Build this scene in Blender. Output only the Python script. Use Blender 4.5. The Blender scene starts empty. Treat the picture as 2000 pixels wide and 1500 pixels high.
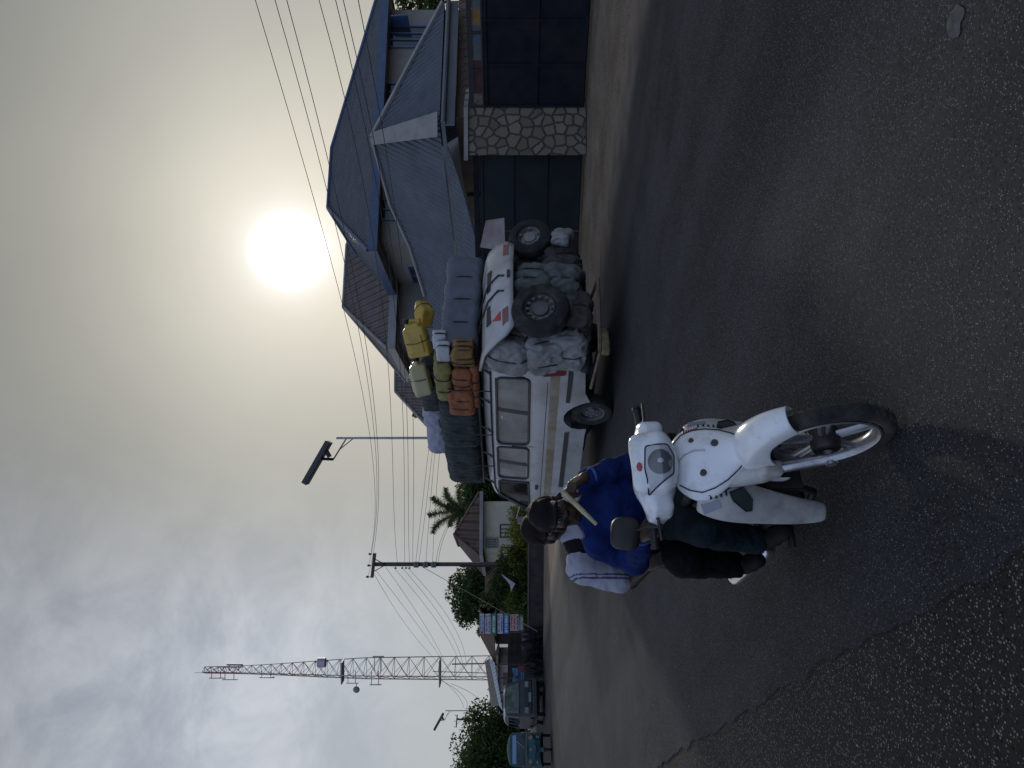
import bpy, bmesh, math, random
import numpy as np
from mathutils import Vector, Matrix, noise as mnoise
random.seed(7); RNG = np.random.default_rng(7)
S = bpy.context.scene; COL = S.collection
R = math.radians; PI = math.pi
F = 1444.0            # focal length in photograph pixels (2000 px long side)
K = 1.0667            # 1.5 m eye height in the survey -> 1.6 m
def at(u, v, Y):      # survey helper: a sighting (upright pixel u,v) at distance Y -> world point
    return Vector((K*(u-750)/F*Y, K*Y, K*(1.5+(1000-v)/F*Y)))
def gp(u, v):
    Y = F*1.5/(v-1000); return Vector((K*(u-750)/F*Y, K*Y, 0))
def W(x, y, z=0): return Vector((K*x, K*y, K*z))

# ---------------------------------------------------------------- objects
def tag(o, label=None, cat=None, group=None, kind=None):
    if label: o['label'] = label
    if cat: o['category'] = cat
    if group: o['group'] = group
    if kind: o['kind'] = kind
    return o
def thing(name, label, cat, loc=(0,0,0), rz=0.0, group=None):
    o = bpy.data.objects.new(name, None); COL.objects.link(o)
    o.location = loc; o.rotation_euler = (0,0,rz); o.empty_display_size = .2
    return tag(o, label, cat, group)
def copy_tree(o, parent=None):
    c = o.copy(); COL.objects.link(c)
    if parent is not None: c.parent = parent
    for ch in list(o.children): copy_tree(ch, c)
    return c

# ---------------------------------------------------------------- mesh builder
def basis(d):
    d = Vector(d).normalized()
    a = Vector((0,0,1)) if abs(d.z) < .9 else Vector((1,0,0))
    x = a.cross(d).normalized(); y = d.cross(x)
    return x, y, d
class MB:
    def __init__(s): s.v=[]; s.f=[]; s.m=[]; s.uv={}
    def add(s, vs, fs, m=0):
        o=len(s.v); s.v += [tuple(p) for p in vs]
        for f in fs: s.f.append(tuple(o+i for i in f)); s.m.append(m)
        return s
    def box(s, c, size, rot=None, m=0):
        c=Vector(c); h=Vector(size)/2
        vs=[Vector((sx*h.x,sy*h.y,sz*h.z)) for sx in(-1,1) for sy in(-1,1) for sz in(-1,1)]
        if rot is not None:
            Rm = rot if isinstance(rot,Matrix) else Matrix.Rotation(rot,3,'Z')
            vs=[Rm@p for p in vs]
        return s.add([c+p for p in vs],[(0,1,3,2),(4,6,7,5),(0,4,5,1),(2,3,7,6),(0,2,6,4),(1,5,7,3)],m)
    def cyl(s, p0, p1, r0, r1=None, n=12, cap=True, m=0):
        r1 = r0 if r1 is None else r1
        p0=Vector(p0); p1=Vector(p1); x,y,d=basis(p1-p0)
        vs=[]
        for p,r in((p0,r0),(p1,r1)):
            for i in range(n):
                a=2*PI*i/n; vs.append(p+x*(r*math.cos(a))+y*(r*math.sin(a)))
        fs=[(i,(i+1)%n,n+(i+1)%n,n+i) for i in range(n)]
        if cap: fs += [tuple(range(n-1,-1,-1)), tuple(range(n,2*n))]
        return s.add(vs,fs,m)
    def tube(s, pts, r, n=6, m=0, cap=True, closed=False):
        pts=[Vector(p) for p in pts]; N=len(pts); rs = r if isinstance(r,(list,tuple)) else [r]*N
        vs=[]; x=None
        for i,p in enumerate(pts):
            if closed: d=pts[(i+1)%N]-pts[i-1]
            else: d=pts[min(i+1,N-1)]-pts[max(i-1,0)]
            d.normalize()
            if x is None: x,_,_=basis(d)
            else:
                x=(x-d*x.dot(d))
                x = x.normalized() if x.length>1e-6 else basis(d)[0]
            y=d.cross(x)
            for k in range(n):
                a=2*PI*k/n; vs.append(p+x*(rs[i]*math.cos(a))+y*(rs[i]*math.sin(a)))
        fs=[]
        L = N if closed else N-1
        for i in range(L):
            j=(i+1)%N
            for k in range(n):
                fs.append((i*n+k,i*n+(k+1)%n,j*n+(k+1)%n,j*n+k))
        if cap and not closed: fs += [tuple(range(n-1,-1,-1)), tuple(range((N-1)*n,N*n))]
        return s.add(vs,fs,m)
    def lathe(s, prof, c, axis, n=24, m=0, closed=False, cap=True):     # prof: (radius, offset along axis)
        c=Vector(c); x,y,d=basis(axis); vs=[]; P=len(prof)
        for r,h in prof:
            for i in range(n):
                a=2*PI*i/n; vs.append(c+d*h+x*(r*math.cos(a))+y*(r*math.sin(a)))
        fs=[]
        for p in range(P if closed else P-1):
            q=(p+1)%P
            for i in range(n): fs.append((p*n+i,p*n+(i+1)%n,q*n+(i+1)%n,q*n+i))
        if not closed and cap:
            if prof[0][0]>1e-5: fs.append(tuple(range(n-1,-1,-1)))
            if prof[-1][0]>1e-5: fs.append(tuple(range((P-1)*n,P*n)))
        return s.add(vs,fs,m)
    def torus(s, c, axis, R0, r0, n=32, k=10, m=0, flat=1.0):
        prof=[(R0+r0*math.cos(2*PI*i/k), flat*r0*math.sin(2*PI*i/k)) for i in range(k)]
        return s.lathe(prof,c,axis,n,m,closed=True)
    def ell(s, c, r, rot=None, nu=16, nv=10, m=0):
        c=Vector(c); vs=[]; fs=[]
        for j in range(nv+1):
            t=PI*j/nv
            for i in range(nu):
                a=2*PI*i/nu; p=Vector((r[0]*math.sin(t)*math.cos(a),r[1]*math.sin(t)*math.sin(a),r[2]*math.cos(t)))
                if rot is not None: p=rot@p
                vs.append(c+p)
        for j in range(nv):
            for i in range(nu): fs.append((j*nu+i,(j+1)*nu+i,(j+1)*nu+(i+1)%nu,j*nu+(i+1)%nu))
        return s.add(vs,fs,m)
    def prism(s, poly, depth, m=0):           # poly: 3-D points, depth: vector
        n=len(poly); depth=Vector(depth); poly=[Vector(p) for p in poly]
        vs=poly+[p+depth for p in poly]
        return s.add(vs,[tuple(range(n-1,-1,-1)),tuple(range(n,2*n))]+[(i,(i+1)%n,n+(i+1)%n,n+i) for i in range(n)],m)
    def loft(s, secs, m=0, closed=True, cap=True):
        n=len(secs[0]); vs=[p for q in secs for p in q]; fs=[]
        for i in range(len(secs)-1):
            for k in range(n if closed else n-1):
                fs.append((i*n+k,i*n+(k+1)%n,(i+1)*n+(k+1)%n,(i+1)*n+k))
        if cap and closed: fs += [tuple(range(n-1,-1,-1)), tuple(range((len(secs)-1)*n,len(secs)*n))]
        return s.add(vs,fs,m)
    def roofpoly(s, pts, e, m=0):             # a roof plane with uv in metres: u along the eave
        pts=[Vector(p) for p in pts]; e=Vector(e).normalized()
        nrm=(pts[1]-pts[0]).cross(pts[2]-pts[0]).normalized(); t=nrm.cross(e)
        o=len(s.v); s.add(pts,[tuple(range(len(pts)))],m)
        for i,p in enumerate(pts): s.uv[o+i]=(p.dot(e),p.dot(t))
        return s
    def build(s, name, mats, parent=None, smooth=None, bevel=0, solid=0, sub=0, fix=True):
        me=bpy.data.meshes.new(name); me.from_pydata(s.v,[],s.f)
        if not isinstance(mats,(list,tuple)): mats=[mats]
        for q in mats: me.materials.append(q)
        if any(s.m): me.polygons.foreach_set('material_index',s.m)
        if s.uv:
            ul=me.uv_layers.new(name='UVMap')
            for l in me.loops:
                ul.data[l.index].uv = s.uv.get(l.vertex_index,(0,0))
        if fix and not s.uv:
            bm=bmesh.new(); bm.from_mesh(me); bmesh.ops.recalc_face_normals(bm,faces=bm.faces); bm.to_mesh(me); bm.free()
        if smooth is not None:
            me.shade_smooth(); me.set_sharp_from_angle(angle=R(smooth))
        o=bpy.data.objects.new(name,me); COL.objects.link(o)
        if parent is not None: o.parent=parent
        if solid:
            q=o.modifiers.new('thick','SOLIDIFY'); q.thickness=solid; q.offset=0
        if bevel:
            q=o.modifiers.new('edge','BEVEL'); q.width=bevel; q.segments=2; q.limit_method='ANGLE'; q.angle_limit=R(40)
        if sub:
            q=o.modifiers.new('sub','SUBSURF'); q.levels=sub; q.render_levels=sub
        return o

# ---------------------------------------------------------------- blended solids -> one skin (surface nets)
class Blend:
    def __init__(s, h): s.h=h; s.p=[]
    def cap(s, a, b, ra, rb=None, k=.02, sub=False):
        rb=ra if rb is None else rb; a=np.array(a,float); b=np.array(b,float); rm=max(ra,rb)
        def f(P):
            d=b-a; t=np.clip(((P-a)@d)/max(d@d,1e-9),0,1)
            return np.linalg.norm(P-a-t[...,None]*d,axis=-1)-(ra+(rb-ra)*t)
        s.p.append((f,np.minimum(a,b)-rm,np.maximum(a,b)+rm,k,sub)); return s
    def ell(s, c, r, rot=None, k=.02, sub=False):
        c=np.array(c,float); r=np.array(r,float); M=np.array(rot) if rot is not None else np.eye(3)
        def f(P):
            q=(P-c)@M; k0=np.linalg.norm(q/r,axis=-1); k1=np.linalg.norm(q/(r*r),axis=-1)
            return k0*(k0-1)/np.maximum(k1,1e-6)
        m=r.max(); s.p.append((f,c-m,c+m,k,sub)); return s
    def rbox(s, c, half, rad, rot=None, k=.02, sub=False):
        c=np.array(c,float); hf=np.array(half,float)-rad; M=np.array(rot) if rot is not None else np.eye(3)
        def f(P):
            q=np.abs((P-c)@M)-hf
            return np.linalg.norm(np.maximum(q,0),axis=-1)+np.minimum(q.max(axis=-1),0)-rad
        m=np.linalg.norm(np.array(half)); s.p.append((f,c-m,c+m,k,sub)); return s
    def chain(s, pts, rs, k=.02):
        for i in range(len(pts)-1): s.cap(pts[i],pts[i+1],rs[i],rs[i+1],k)
        return s
    def mesh(s):
        h=s.h; add=[q for q in s.p if not q[4]]
        lo=np.min([q[1] for q in add],axis=0)-4*h; hi=np.max([q[2] for q in add],axis=0)+4*h
        n=np.ceil((hi-lo)/h).astype(int)+1
        Fd=np.full(n,9.0,np.float32)
        for f,a,b,k,sub in s.p:
            m=k+3*h
            i0=np.maximum(np.floor((a-m-lo)/h).astype(int),0); i1=np.minimum(np.ceil((b+m-lo)/h).astype(int)+1,n)
            if (i1<=i0).any(): continue
            sl=tuple(slice(i0[q],i1[q]) for q in range(3))
            ax=[lo[q]+h*np.arange(i0[q],i1[q]) for q in range(3)]
            P=np.stack(np.meshgrid(*ax,indexing='ij'),axis=-1)
            d=f(P).astype(np.float32); g=Fd[sl]
            if sub:
                g2=-g; hh=np.clip(.5+.5*(d-g2)/max(k,1e-6),0,1)    # smooth max(g,-d)
                Fd[sl]=-(g2*(1-hh)+0*g2) if False else np.maximum(g,-d)
            else:
                hh=np.maximum(k-np.abs(g-d),0)/max(k,1e-6)
                Fd[sl]=np.minimum(g,d)-hh*hh*k*.25
        return surfnet(Fd,lo,h)
def surfnet(Fd, lo, h):
    Sg=Fd<0; n=Fd.shape
    c=np.zeros([q-1 for q in n],np.int8)
    offs=[(i,j,k) for i in(0,1) for j in(0,1) for k in(0,1)]
    for o in offs: c+=Sg[o[0]:n[0]-1+o[0],o[1]:n[1]-1+o[1],o[2]:n[2]-1+o[2]]
    act=(c>0)&(c<8); ii=np.argwhere(act); idx=np.full(act.shape,-1,np.int64); idx[act]=np.arange(len(ii))
    acc=np.zeros((len(ii),3)); cnt=np.zeros(len(ii))
    vals={o:Fd[ii[:,0]+o[0],ii[:,1]+o[1],ii[:,2]+o[2]] for o in offs}
    for o in offs:
        for a in range(3):
            if o[a]==0:
                q=list(o); q[a]=1; q=tuple(q); A=vals[o]; B=vals[q]; mk=(A<0)!=(B<0)
                t=np.where(mk,A/np.where(A==B,1,A-B),0)
                p=np.tile(np.array(o,float),(len(ii),1)); p[:,a]+=t
                acc[mk]+=p[mk]; cnt[mk]+=1
    V=lo+h*(ii+acc/cnt[:,None]); faces=[]
    for a in range(3):
        b,c2=(a+1)%3,(a+2)%3
        sl0=[slice(None)]*3; sl1=[slice(None)]*3; sl0[a]=slice(0,n[a]-1); sl1[a]=slice(1,n[a])
        ch=Sg[tuple(sl0)]!=Sg[tuple(sl1)]
        e=np.argwhere(ch); e=e[(e[:,b]>0)&(e[:,c2]>0)&(e[:,b]<n[b]-1)&(e[:,c2]<n[c2]-1)]
        if not len(e): continue
        def cell(db,dc):
            q=e.copy(); q[:,b]+=db; q[:,c2]+=dc; return idx[q[:,0],q[:,1],q[:,2]]
        quad=np.stack([cell(-1,-1),cell(0,-1),cell(0,0),cell(-1,0)],axis=1)
        fl=~Sg[e[:,0],e[:,1],e[:,2]]; quad[fl]=quad[fl][:,::-1]
        faces.append(quad)
    return V,np.concatenate(faces)
def skin(bl, name, mats, parent=None, wrinkle=0, wscale=20, seed=0, relax=1, mfun=None, crease=0, aniso=np.array((1.,1.,1.))):
    V,Q=bl.mesh()
    me=bpy.data.meshes.new(name); me.from_pydata(V.tolist(),[],Q.tolist())
    if not isinstance(mats,(list,tuple)): mats=[mats]
    for q in mats: me.materials.append(q)
    if wrinkle:
        N=np.zeros(len(V)*3); me.vertices.foreach_get('normal',N); N=N.reshape(-1,3)
        sd=Vector((seed*3.1,seed,0))
        def nf(p):
            p=p*aniso; a=Vector(p*wscale)+sd; w_=mnoise.noise_vector(a*.7)*.6
            return .6*mnoise.noise(a)+crease*(.35-1.25*abs(mnoise.noise(a*1.7+w_)))+crease*.5*(.3-abs(mnoise.noise(a*3.9+w_*1.5)))
        d=np.array([nf(p) for p in V])
        V=V+N*(d*wrinkle)[:,None]; me.vertices.foreach_set('co',V.ravel())
    if mfun is not None:
        cen=V[Q].mean(axis=1); me.polygons.foreach_set('material_index',np.array([mfun(p) for p in cen],np.int32))
    me.shade_smooth(); me.update()
    o=bpy.data.objects.new(name,me); COL.objects.link(o)
    if parent is not None: o.parent=parent
    if relax:
        q=o.modifiers.new('relax','SMOOTH'); q.factor=.5; q.iterations=relax
    return o
def sack(c, half, rot=None, h=.02, rad=None, lump=.02, name='sack', m=None, parent=None, seed=0, ropes=()):
    """A stuffed, lumpy bag as a rounded box with an uneven skin."""
    b=Blend(h); rad=rad or min(half)*.6
    b.rbox(c,half,rad,rot,k=.03)
    o=skin(b,name,m,parent,wrinkle=lump,wscale=6.5,seed=seed,relax=1,crease=1.0,aniso=np.array((1.,1.1,.5)))
    if len(ropes):                       # the cords bite into the bag
        me=o.data; Rm=np.array(rot) if rot is not None else np.eye(3)
        co=np.zeros(len(me.vertices)*3); me.vertices.foreach_get('co',co); co=co.reshape(-1,3)
        q=(co-np.array(c))@Rm; d=np.zeros(len(q))
        for f in ropes: d+=np.exp(-((q[:,1]-f*half[1])/(.16*half[1]+.012))**2)
        q2=q*np.array([1,0,1])/np.maximum(np.linalg.norm(q*np.array([1,0,1]),axis=1),1e-6)[:,None]
        q=q-q2*(d*min(.04,min(half)*.18))[:,None]
        co=q@Rm.T+np.array(c); me.vertices.foreach_set('co',co.ravel()); me.update()
    return o

# ---------------------------------------------------------------- planar outline -> curved body side
def cut_grid(outline, xs, zs):
    bm=bmesh.new(); vs=[bm.verts.new((x,0,z)) for x,z in outline]; bm.faces.new(vs)
    for x in xs: bmesh.ops.bisect_plane(bm,geom=bm.verts[:]+bm.edges[:]+bm.faces[:],plane_co=(x,0,0),plane_no=(1,0,0))
    for z in zs: bmesh.ops.bisect_plane(bm,geom=bm.verts[:]+bm.edges[:]+bm.faces[:],plane_co=(0,0,z),plane_no=(0,0,1))
    return bm
def frange(a,b,s):
    r=[]; x=a
    while x<b-1e-6: r.append(x); x+=s
    return r
def patch(mb, outline, yfun, off=.004, side=1, step=.12, m=0):
    xs=[p[0] for p in outline]; zs=[p[1] for p in outline]
    bm=cut_grid(outline,frange(min(xs)+step,max(xs),step),frange(min(zs)+step/2,max(zs),step/2))
    bm.verts.index_update()
    vs=[(v.co.x,side*(yfun(v.co.x,v.co.z)+off),v.co.z) for v in bm.verts]
    mb.add(vs,[tuple(v.index for v in f.verts) for f in bm.faces],m); bm.free(); return mb
def inside(poly,x,y):
    c=False; n=len(poly)
    for i in range(n):
        (x1,y1),(x2,y2)=poly[i],poly[i-1]
        if (y1>y)!=(y2>y) and x<(x2-x1)*(y-y1)/(y2-y1)+x1: c=not c
    return c
def rpoly(pts,r,n=4):
    """round the corners of a flat polygon"""
    out=[]; N=len(pts)
    for i in range(N):
        p0,p1,p2=Vector(pts[i-1]),Vector(pts[i]),Vector(pts[(i+1)%N]); a=(p0-p1); b=(p2-p1)
        q=min(r,a.length*.45,b.length*.45); A_=p1+a.normalized()*q; B_=p1+b.normalized()*q
        for k in range(n+1):
            t=k/n; out.append(tuple(A_*(1-t)**2+p1*2*t*(1-t)+B_*t*t))
    return out
def shell(mb, outline, yfun, step=.15, zstep=.08, m=0, under=None, crown=0.0, holes=()):
    xs=[p[0] for p in outline]; zs=[p[1] for p in outline]
    bm=cut_grid(outline,frange(min(xs)+step,max(xs),step),frange(min(zs)+zstep,max(zs),zstep))
    rim={e for e in bm.edges if len(e.link_faces)==1}; rimk={tuple(sorted((round(e.verts[0].co.x,4),round(e.verts[0].co.z,4),round(e.verts[1].co.x,4),round(e.verts[1].co.z,4)))) for e in rim}
    bm.verts.index_update(); n=len(bm.verts)
    y=[yfun(v.co.x,v.co.z) for v in bm.verts]
    vs=[(v.co.x,y[i],v.co.z) for i,v in enumerate(bm.verts)]+[(v.co.x,-y[i],v.co.z) for i,v in enumerate(bm.verts)]
    fs=[]
    for f in bm.faces:
        c=f.calc_center_median()
        if any(inside(h,c.x,c.z) for h in holes): continue
        fs.append(tuple(v.index for v in f.verts))
    mb.add(vs,fs+[tuple(n+i for i in f[::-1]) for f in fs],m)
    D=[1,.6,.2,-.2,-.6,-1]
    zmid=(max(zs)+min(zs))/2
    for e in rim:
        a,b=e.verts; q=[]
        for d in D:
            for w in(a,b):
                up = crown*(1-d*d)*(1 if w.co.z>zmid else 0)
                q.append((w.co.x,d*y[w.index],w.co.z+up))
        low = under is not None and a.co.z<under[0] and b.co.z<under[0]
        mb.add(q,[(2*i,2*i+1,2*i+3,2*i+2) for i in range(len(D)-1)],under[1] if low else m)
    bm.free(); return mb
def ring(mb, poly, yfun, r=.016, off=.004, side=1, m=0, n=5):
    pts=[]
    for i in range(len(poly)):
        a=poly[i]; b=poly[(i+1)%len(poly)]; k=max(1,int(math.dist(a,b)/.12))
        for j in range(k):
            x=a[0]+(b[0]-a[0])*j/k; z=a[1]+(b[1]-a[1])*j/k; pts.append((x,side*(yfun(x,z)+off),z))
    return mb.tube(pts,r,n,m,closed=True)
def glassmat(name,dust,clear=.5,rough=.12,var=.3,scale=4,dscale=2.5):
    m=mat(name,dust,rough,0,var,scale,dirt=tuple(q*.45 for q in dust),dscale=dscale,damt=.6,spec=.6); nt=m.node_tree; N=nt.nodes; L=nt.links
    b=N['Principled BSDF']; t=N.new('ShaderNodeBsdfTransparent'); t.inputs[0].default_value=(.8,.85,.86,1); ms=N.new('ShaderNodeMixShader')
    tc=N.new('ShaderNodeTexCoord'); nz=N.new('ShaderNodeTexNoise'); nz.inputs['Scale'].default_value=dscale*.8; nz.inputs['Detail'].default_value=5; L.new(tc.outputs['Object'],nz.inputs[0])
    mr=N.new('ShaderNodeMapRange'); mr.inputs[1].default_value=.35; mr.inputs[2].default_value=.65; mr.inputs[3].default_value=max(0,clear-.22); mr.inputs[4].default_value=min(1,clear+.22); L.new(nz.outputs[0],mr.inputs[0]); L.new(mr.outputs[0],ms.inputs[0])
    L.new(b.outputs[0],ms.inputs[1]); L.new(t.outputs[0],ms.inputs[2]); L.new(ms.outputs[0],N['Material Output'].inputs[0]); return m

# ---------------------------------------------------------------- materials
def ncol(nt, c): 
    return (c[0],c[1],c[2],1)
MATS={}
def mat(name, col, rough=.6, metal=0, var=.15, scale=6, bump=0, bscale=40, dirt=None, dscale=1.5, damt=.5, spec=.5, coat=0, coords='Object', trans=0, alpha=1, emit=0, stretch=None):
    m=bpy.data.materials.new(name); m.use_nodes=True; nt=m.node_tree; N=nt.nodes; L=nt.links
    b=N['Principled BSDF']; tc=N.new('ShaderNodeTexCoord'); src=tc.outputs[coords]
    if stretch:
        mp=N.new('ShaderNodeMapping'); mp.inputs['Scale'].default_value=stretch; L.new(src,mp.inputs[0]); src=mp.outputs[0]
    nz=N.new('ShaderNodeTexNoise'); nz.inputs['Scale'].default_value=scale; nz.inputs['Detail'].default_value=5; L.new(src,nz.inputs['Vector'])
    mx=N.new('ShaderNodeMix'); mx.data_type='RGBA'
    mr=N.new('ShaderNodeMapRange'); mr.inputs[1].default_value=.3; mr.inputs[2].default_value=.7; L.new(nz.outputs[0],mr.inputs[0]); L.new(mr.outputs[0],mx.inputs[0])
    mx.inputs[6].default_value=(*[max(0,c*(1-var)) for c in col],1); mx.inputs[7].default_value=(*[c*(1+var) for c in col],1)
    out=mx.outputs[2]
    if dirt:
        n2=N.new('ShaderNodeTexNoise'); n2.inputs['Scale'].default_value=dscale; n2.inputs['Detail'].default_value=8; n2.inputs['Roughness'].default_value=.65; L.new(src,n2.inputs['Vector'])
        r2=N.new('ShaderNodeMapRange'); r2.inputs[1].default_value=.62-damt*.3; r2.inputs[2].default_value=.75; L.new(n2.outputs[0],r2.inputs[0])
        m2=N.new('ShaderNodeMix'); m2.data_type='RGBA'; m2.inputs[7].default_value=(*dirt,1); L.new(r2.outputs[0],m2.inputs[0]); L.new(out,m2.inputs[6]); out=m2.outputs[2]
    L.new(out,b.inputs['Base Color'])
    b.inputs['Roughness'].default_value=rough; b.inputs['Metallic'].default_value=metal
    b.inputs['Specular IOR Level'].default_value=spec; b.inputs['Coat Weight'].default_value=coat; b.inputs['Coat Roughness'].default_value=.12
    if alpha<1: b.inputs['Alpha'].default_value=alpha
    if trans: b.inputs['Transmission Weight'].default_value=trans
    if bump:
        n3=N.new('ShaderNodeTexNoise'); n3.inputs['Scale'].default_value=bscale; n3.inputs['Detail'].default_value=4; L.new(src,n3.inputs['Vector'])
        bp=N.new('ShaderNodeBump'); bp.inputs['Strength'].default_value=bump; bp.inputs['Distance'].default_value=.02; L.new(n3.outputs[0],bp.inputs['Height']); L.new(bp.outputs[0],b.inputs['Normal'])
    MATS[name]=m; return m
def corrugated(name, col, pitch=.076, var=.12, rough=.6, dirt=None, metal=0, damt=.4, stretch=None, spec=.28):
    m=mat(name,col,rough,metal,var,2.0,dirt=dirt,dscale=.7,damt=damt,coords='UV',stretch=stretch); nt=m.node_tree; N=nt.nodes; L=nt.links
    tc=[n for n in N if n.type=='TEX_COORD'][0]; sp=N.new('ShaderNodeSeparateXYZ'); L.new(tc.outputs['UV'],sp.inputs[0])
    mu=N.new('ShaderNodeMath'); mu.operation='MULTIPLY'; mu.inputs[1].default_value=2*PI/pitch; L.new(sp.outputs[0],mu.inputs[0])
    sn=N.new('ShaderNodeMath'); sn.operation='SINE'; L.new(mu.outputs[0],sn.inputs[0])
    # sheet laps every 2.4 m down the slope
    ml=N.new('ShaderNodeMath'); ml.operation='PINGPONG'; ml.inputs[1].default_value=1.2; L.new(sp.outputs[1],ml.inputs[0])
    lp=N.new('ShaderNodeMath'); lp.operation='LESS_THAN'; lp.inputs[1].default_value=.02; L.new(ml.outputs[0],lp.inputs[0])
    ad=N.new('ShaderNodeMath'); ad.operation='ADD'; L.new(sn.outputs[0],ad.inputs[0]); L.new(lp.outputs[0],ad.inputs[1])
    bp=N.new('ShaderNodeBump'); bp.inputs['Strength'].default_value=.9; bp.inputs['Distance'].default_value=pitch*.30; L.new(ad.outputs[0],bp.inputs['Height']); L.new(bp.outputs[0],N['Principled BSDF'].inputs['Normal'])
    N['Principled BSDF'].inputs['Specular IOR Level'].default_value=spec
    return m
def leafmat(name, dark, light, scale=1.2, tl=.38):
    m=bpy.data.materials.new(name); m.use_nodes=True; nt=m.node_tree; N=nt.nodes; L=nt.links; b=N['Principled BSDF']
    tc=N.new('ShaderNodeTexCoord'); nz=N.new('ShaderNodeTexNoise'); nz.inputs['Scale'].default_value=scale; nz.inputs['Detail'].default_value=6; L.new(tc.outputs['Object'],nz.inputs['Vector'])
    g=N.new('ShaderNodeObjectInfo'); mr=N.new('ShaderNodeMapRange'); mr.inputs[1].default_value=.35; mr.inputs[2].default_value=.68; L.new(nz.outputs[0],mr.inputs[0])
    mx=N.new('ShaderNodeMix'); mx.data_type='RGBA'; mx.inputs[6].default_value=(*dark,1); mx.inputs[7].default_value=(*light,1); L.new(mr.outputs[0],mx.inputs[0])
    L.new(mx.outputs[2],b.inputs['Base Color']); b.inputs['Roughness'].default_value=.65; b.inputs['Specular IOR Level'].default_value=.25
    tr=N.new('ShaderNodeBsdfTranslucent'); L.new(mx.outputs[2],tr.inputs[0]); ms=N.new('ShaderNodeMixShader'); ms.inputs[0].default_value=tl
    L.new(b.outputs[0],ms.inputs[1]); L.new(tr.outputs[0],ms.inputs[2]); L.new(ms.outputs[0],N['Material Output'].inputs[0]); return m
# ================================================================ camera, light, sky
cd=bpy.data.cameras.new('camera'); cam=bpy.data.objects.new('camera',cd); COL.objects.link(cam)
cam.matrix_world=Matrix(((0,1,0,0),(0,0,-1,0),(-1,0,0,1.6),(0,0,0,1)))   # phone held sideways: picture left is up
cd.sensor_fit='HORIZONTAL'; cd.sensor_width=36; cd.lens=36*F/2000; cd.clip_end=3000; cd.clip_start=.05
S.camera=cam
SUN=Vector((260/F,1,435/F)).normalized()
ld=bpy.data.lights.new('sun','SUN'); ld.energy=1.6; ld.angle=R(4.0); ld.color=(1,.93,.84)
sun=bpy.data.objects.new('sun',ld); COL.objects.link(sun); sun.rotation_euler=SUN.to_track_quat('Z','Y').to_euler(); sun.location=(0,0,30)
S.view_settings.view_transform='Standard'; S.view_settings.look='None'; S.view_settings.exposure=0; S.view_settings.gamma=1
S.view_settings.use_curve_mapping=False
S.cycles.max_bounces=6; S.cycles.diffuse_bounces=3; S.cycles.glossy_bounces=3; S.cycles.transparent_max_bounces=12; S.cycles.caustics_reflective=False; S.cycles.caustics_refractive=False

w=bpy.data.worlds.new('World'); S.world=w; w.use_nodes=True; nt=w.node_tree; N=nt.nodes; L=nt.links
bg=N['Background']
def mth(op,a,b=None,c=None,clamp=False):
    n=N.new('ShaderNodeMath'); n.operation=op; n.use_clamp=clamp
    for i,x in enumerate((a,b,c)):
        if x is None: continue
        if isinstance(x,(int,float)): n.inputs[i].default_value=x
        else: L.new(x,n.inputs[i])
    return n.outputs[0]
def sstep(x,a,b,o0=0,o1=1):
    n=N.new('ShaderNodeMapRange'); n.interpolation_type='SMOOTHSTEP'; L.new(x,n.inputs[0])
    n.inputs[1].default_value=a; n.inputs[2].default_value=b; n.inputs[3].default_value=o0; n.inputs[4].default_value=o1; return n.outputs[0]
def cmix(f,a,b,bl='MIX'):
    n=N.new('ShaderNodeMix'); n.data_type='RGBA'; n.blend_type=bl
    if isinstance(f,(int,float)): n.inputs[0].default_value=f
    else: L.new(f,n.inputs[0])
    for i,x in((6,a),(7,b)):
        if isinstance(x,tuple): n.inputs[i].default_value=(*x,1)
        else: L.new(x,n.inputs[i])
    return n.outputs[2]
tc=N.new('ShaderNodeTexCoord'); dirv=tc.outputs['Generated']
dt=N.new('ShaderNodeVectorMath'); dt.operation='DOT_PRODUCT'; L.new(dirv,dt.inputs[0]); dt.inputs[1].default_value=SUN
ang=mth('MULTIPLY',mth('ARCCOSINE',mth('MINIMUM',dt.outputs['Value'],1.0)),180/PI)
sp=N.new('ShaderNodeSeparateXYZ'); L.new(dirv,sp.inputs[0]); X,Yd,Z=sp.outputs
# aureole of the sun behind thin overcast (a lookup on the angle from the sun)
rp=N.new('ShaderNodeValToRGB'); L.new(mth('DIVIDE',ang,60),rp.inputs[0]); el=rp.color_ramp.elements
stops=[(0,(1.0,.99,.94)),(2.4,(1.0,.985,.93)),(3.1,(.90,.885,.81)),(3.9,(.80,.785,.705)),(5.0,(.715,.70,.62)),(6.8,(.64,.625,.55)),(10.5,(.54,.53,.475)),(15,(.45,.447,.405)),(21,(.375,.378,.352)),(28,(.315,.32,.31)),(40,(.26,.265,.26)),(60,(.24,.25,.26))]
el[0].position=0; el[0].color=(*stops[0][1],1); el[1].position=1; el[1].color=(*stops[-1][1],1)
for p,c in stops[1:-1]:
    e=el.new(p/60); e.color=(*c,1)
sky=rp.outputs[0]
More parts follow.
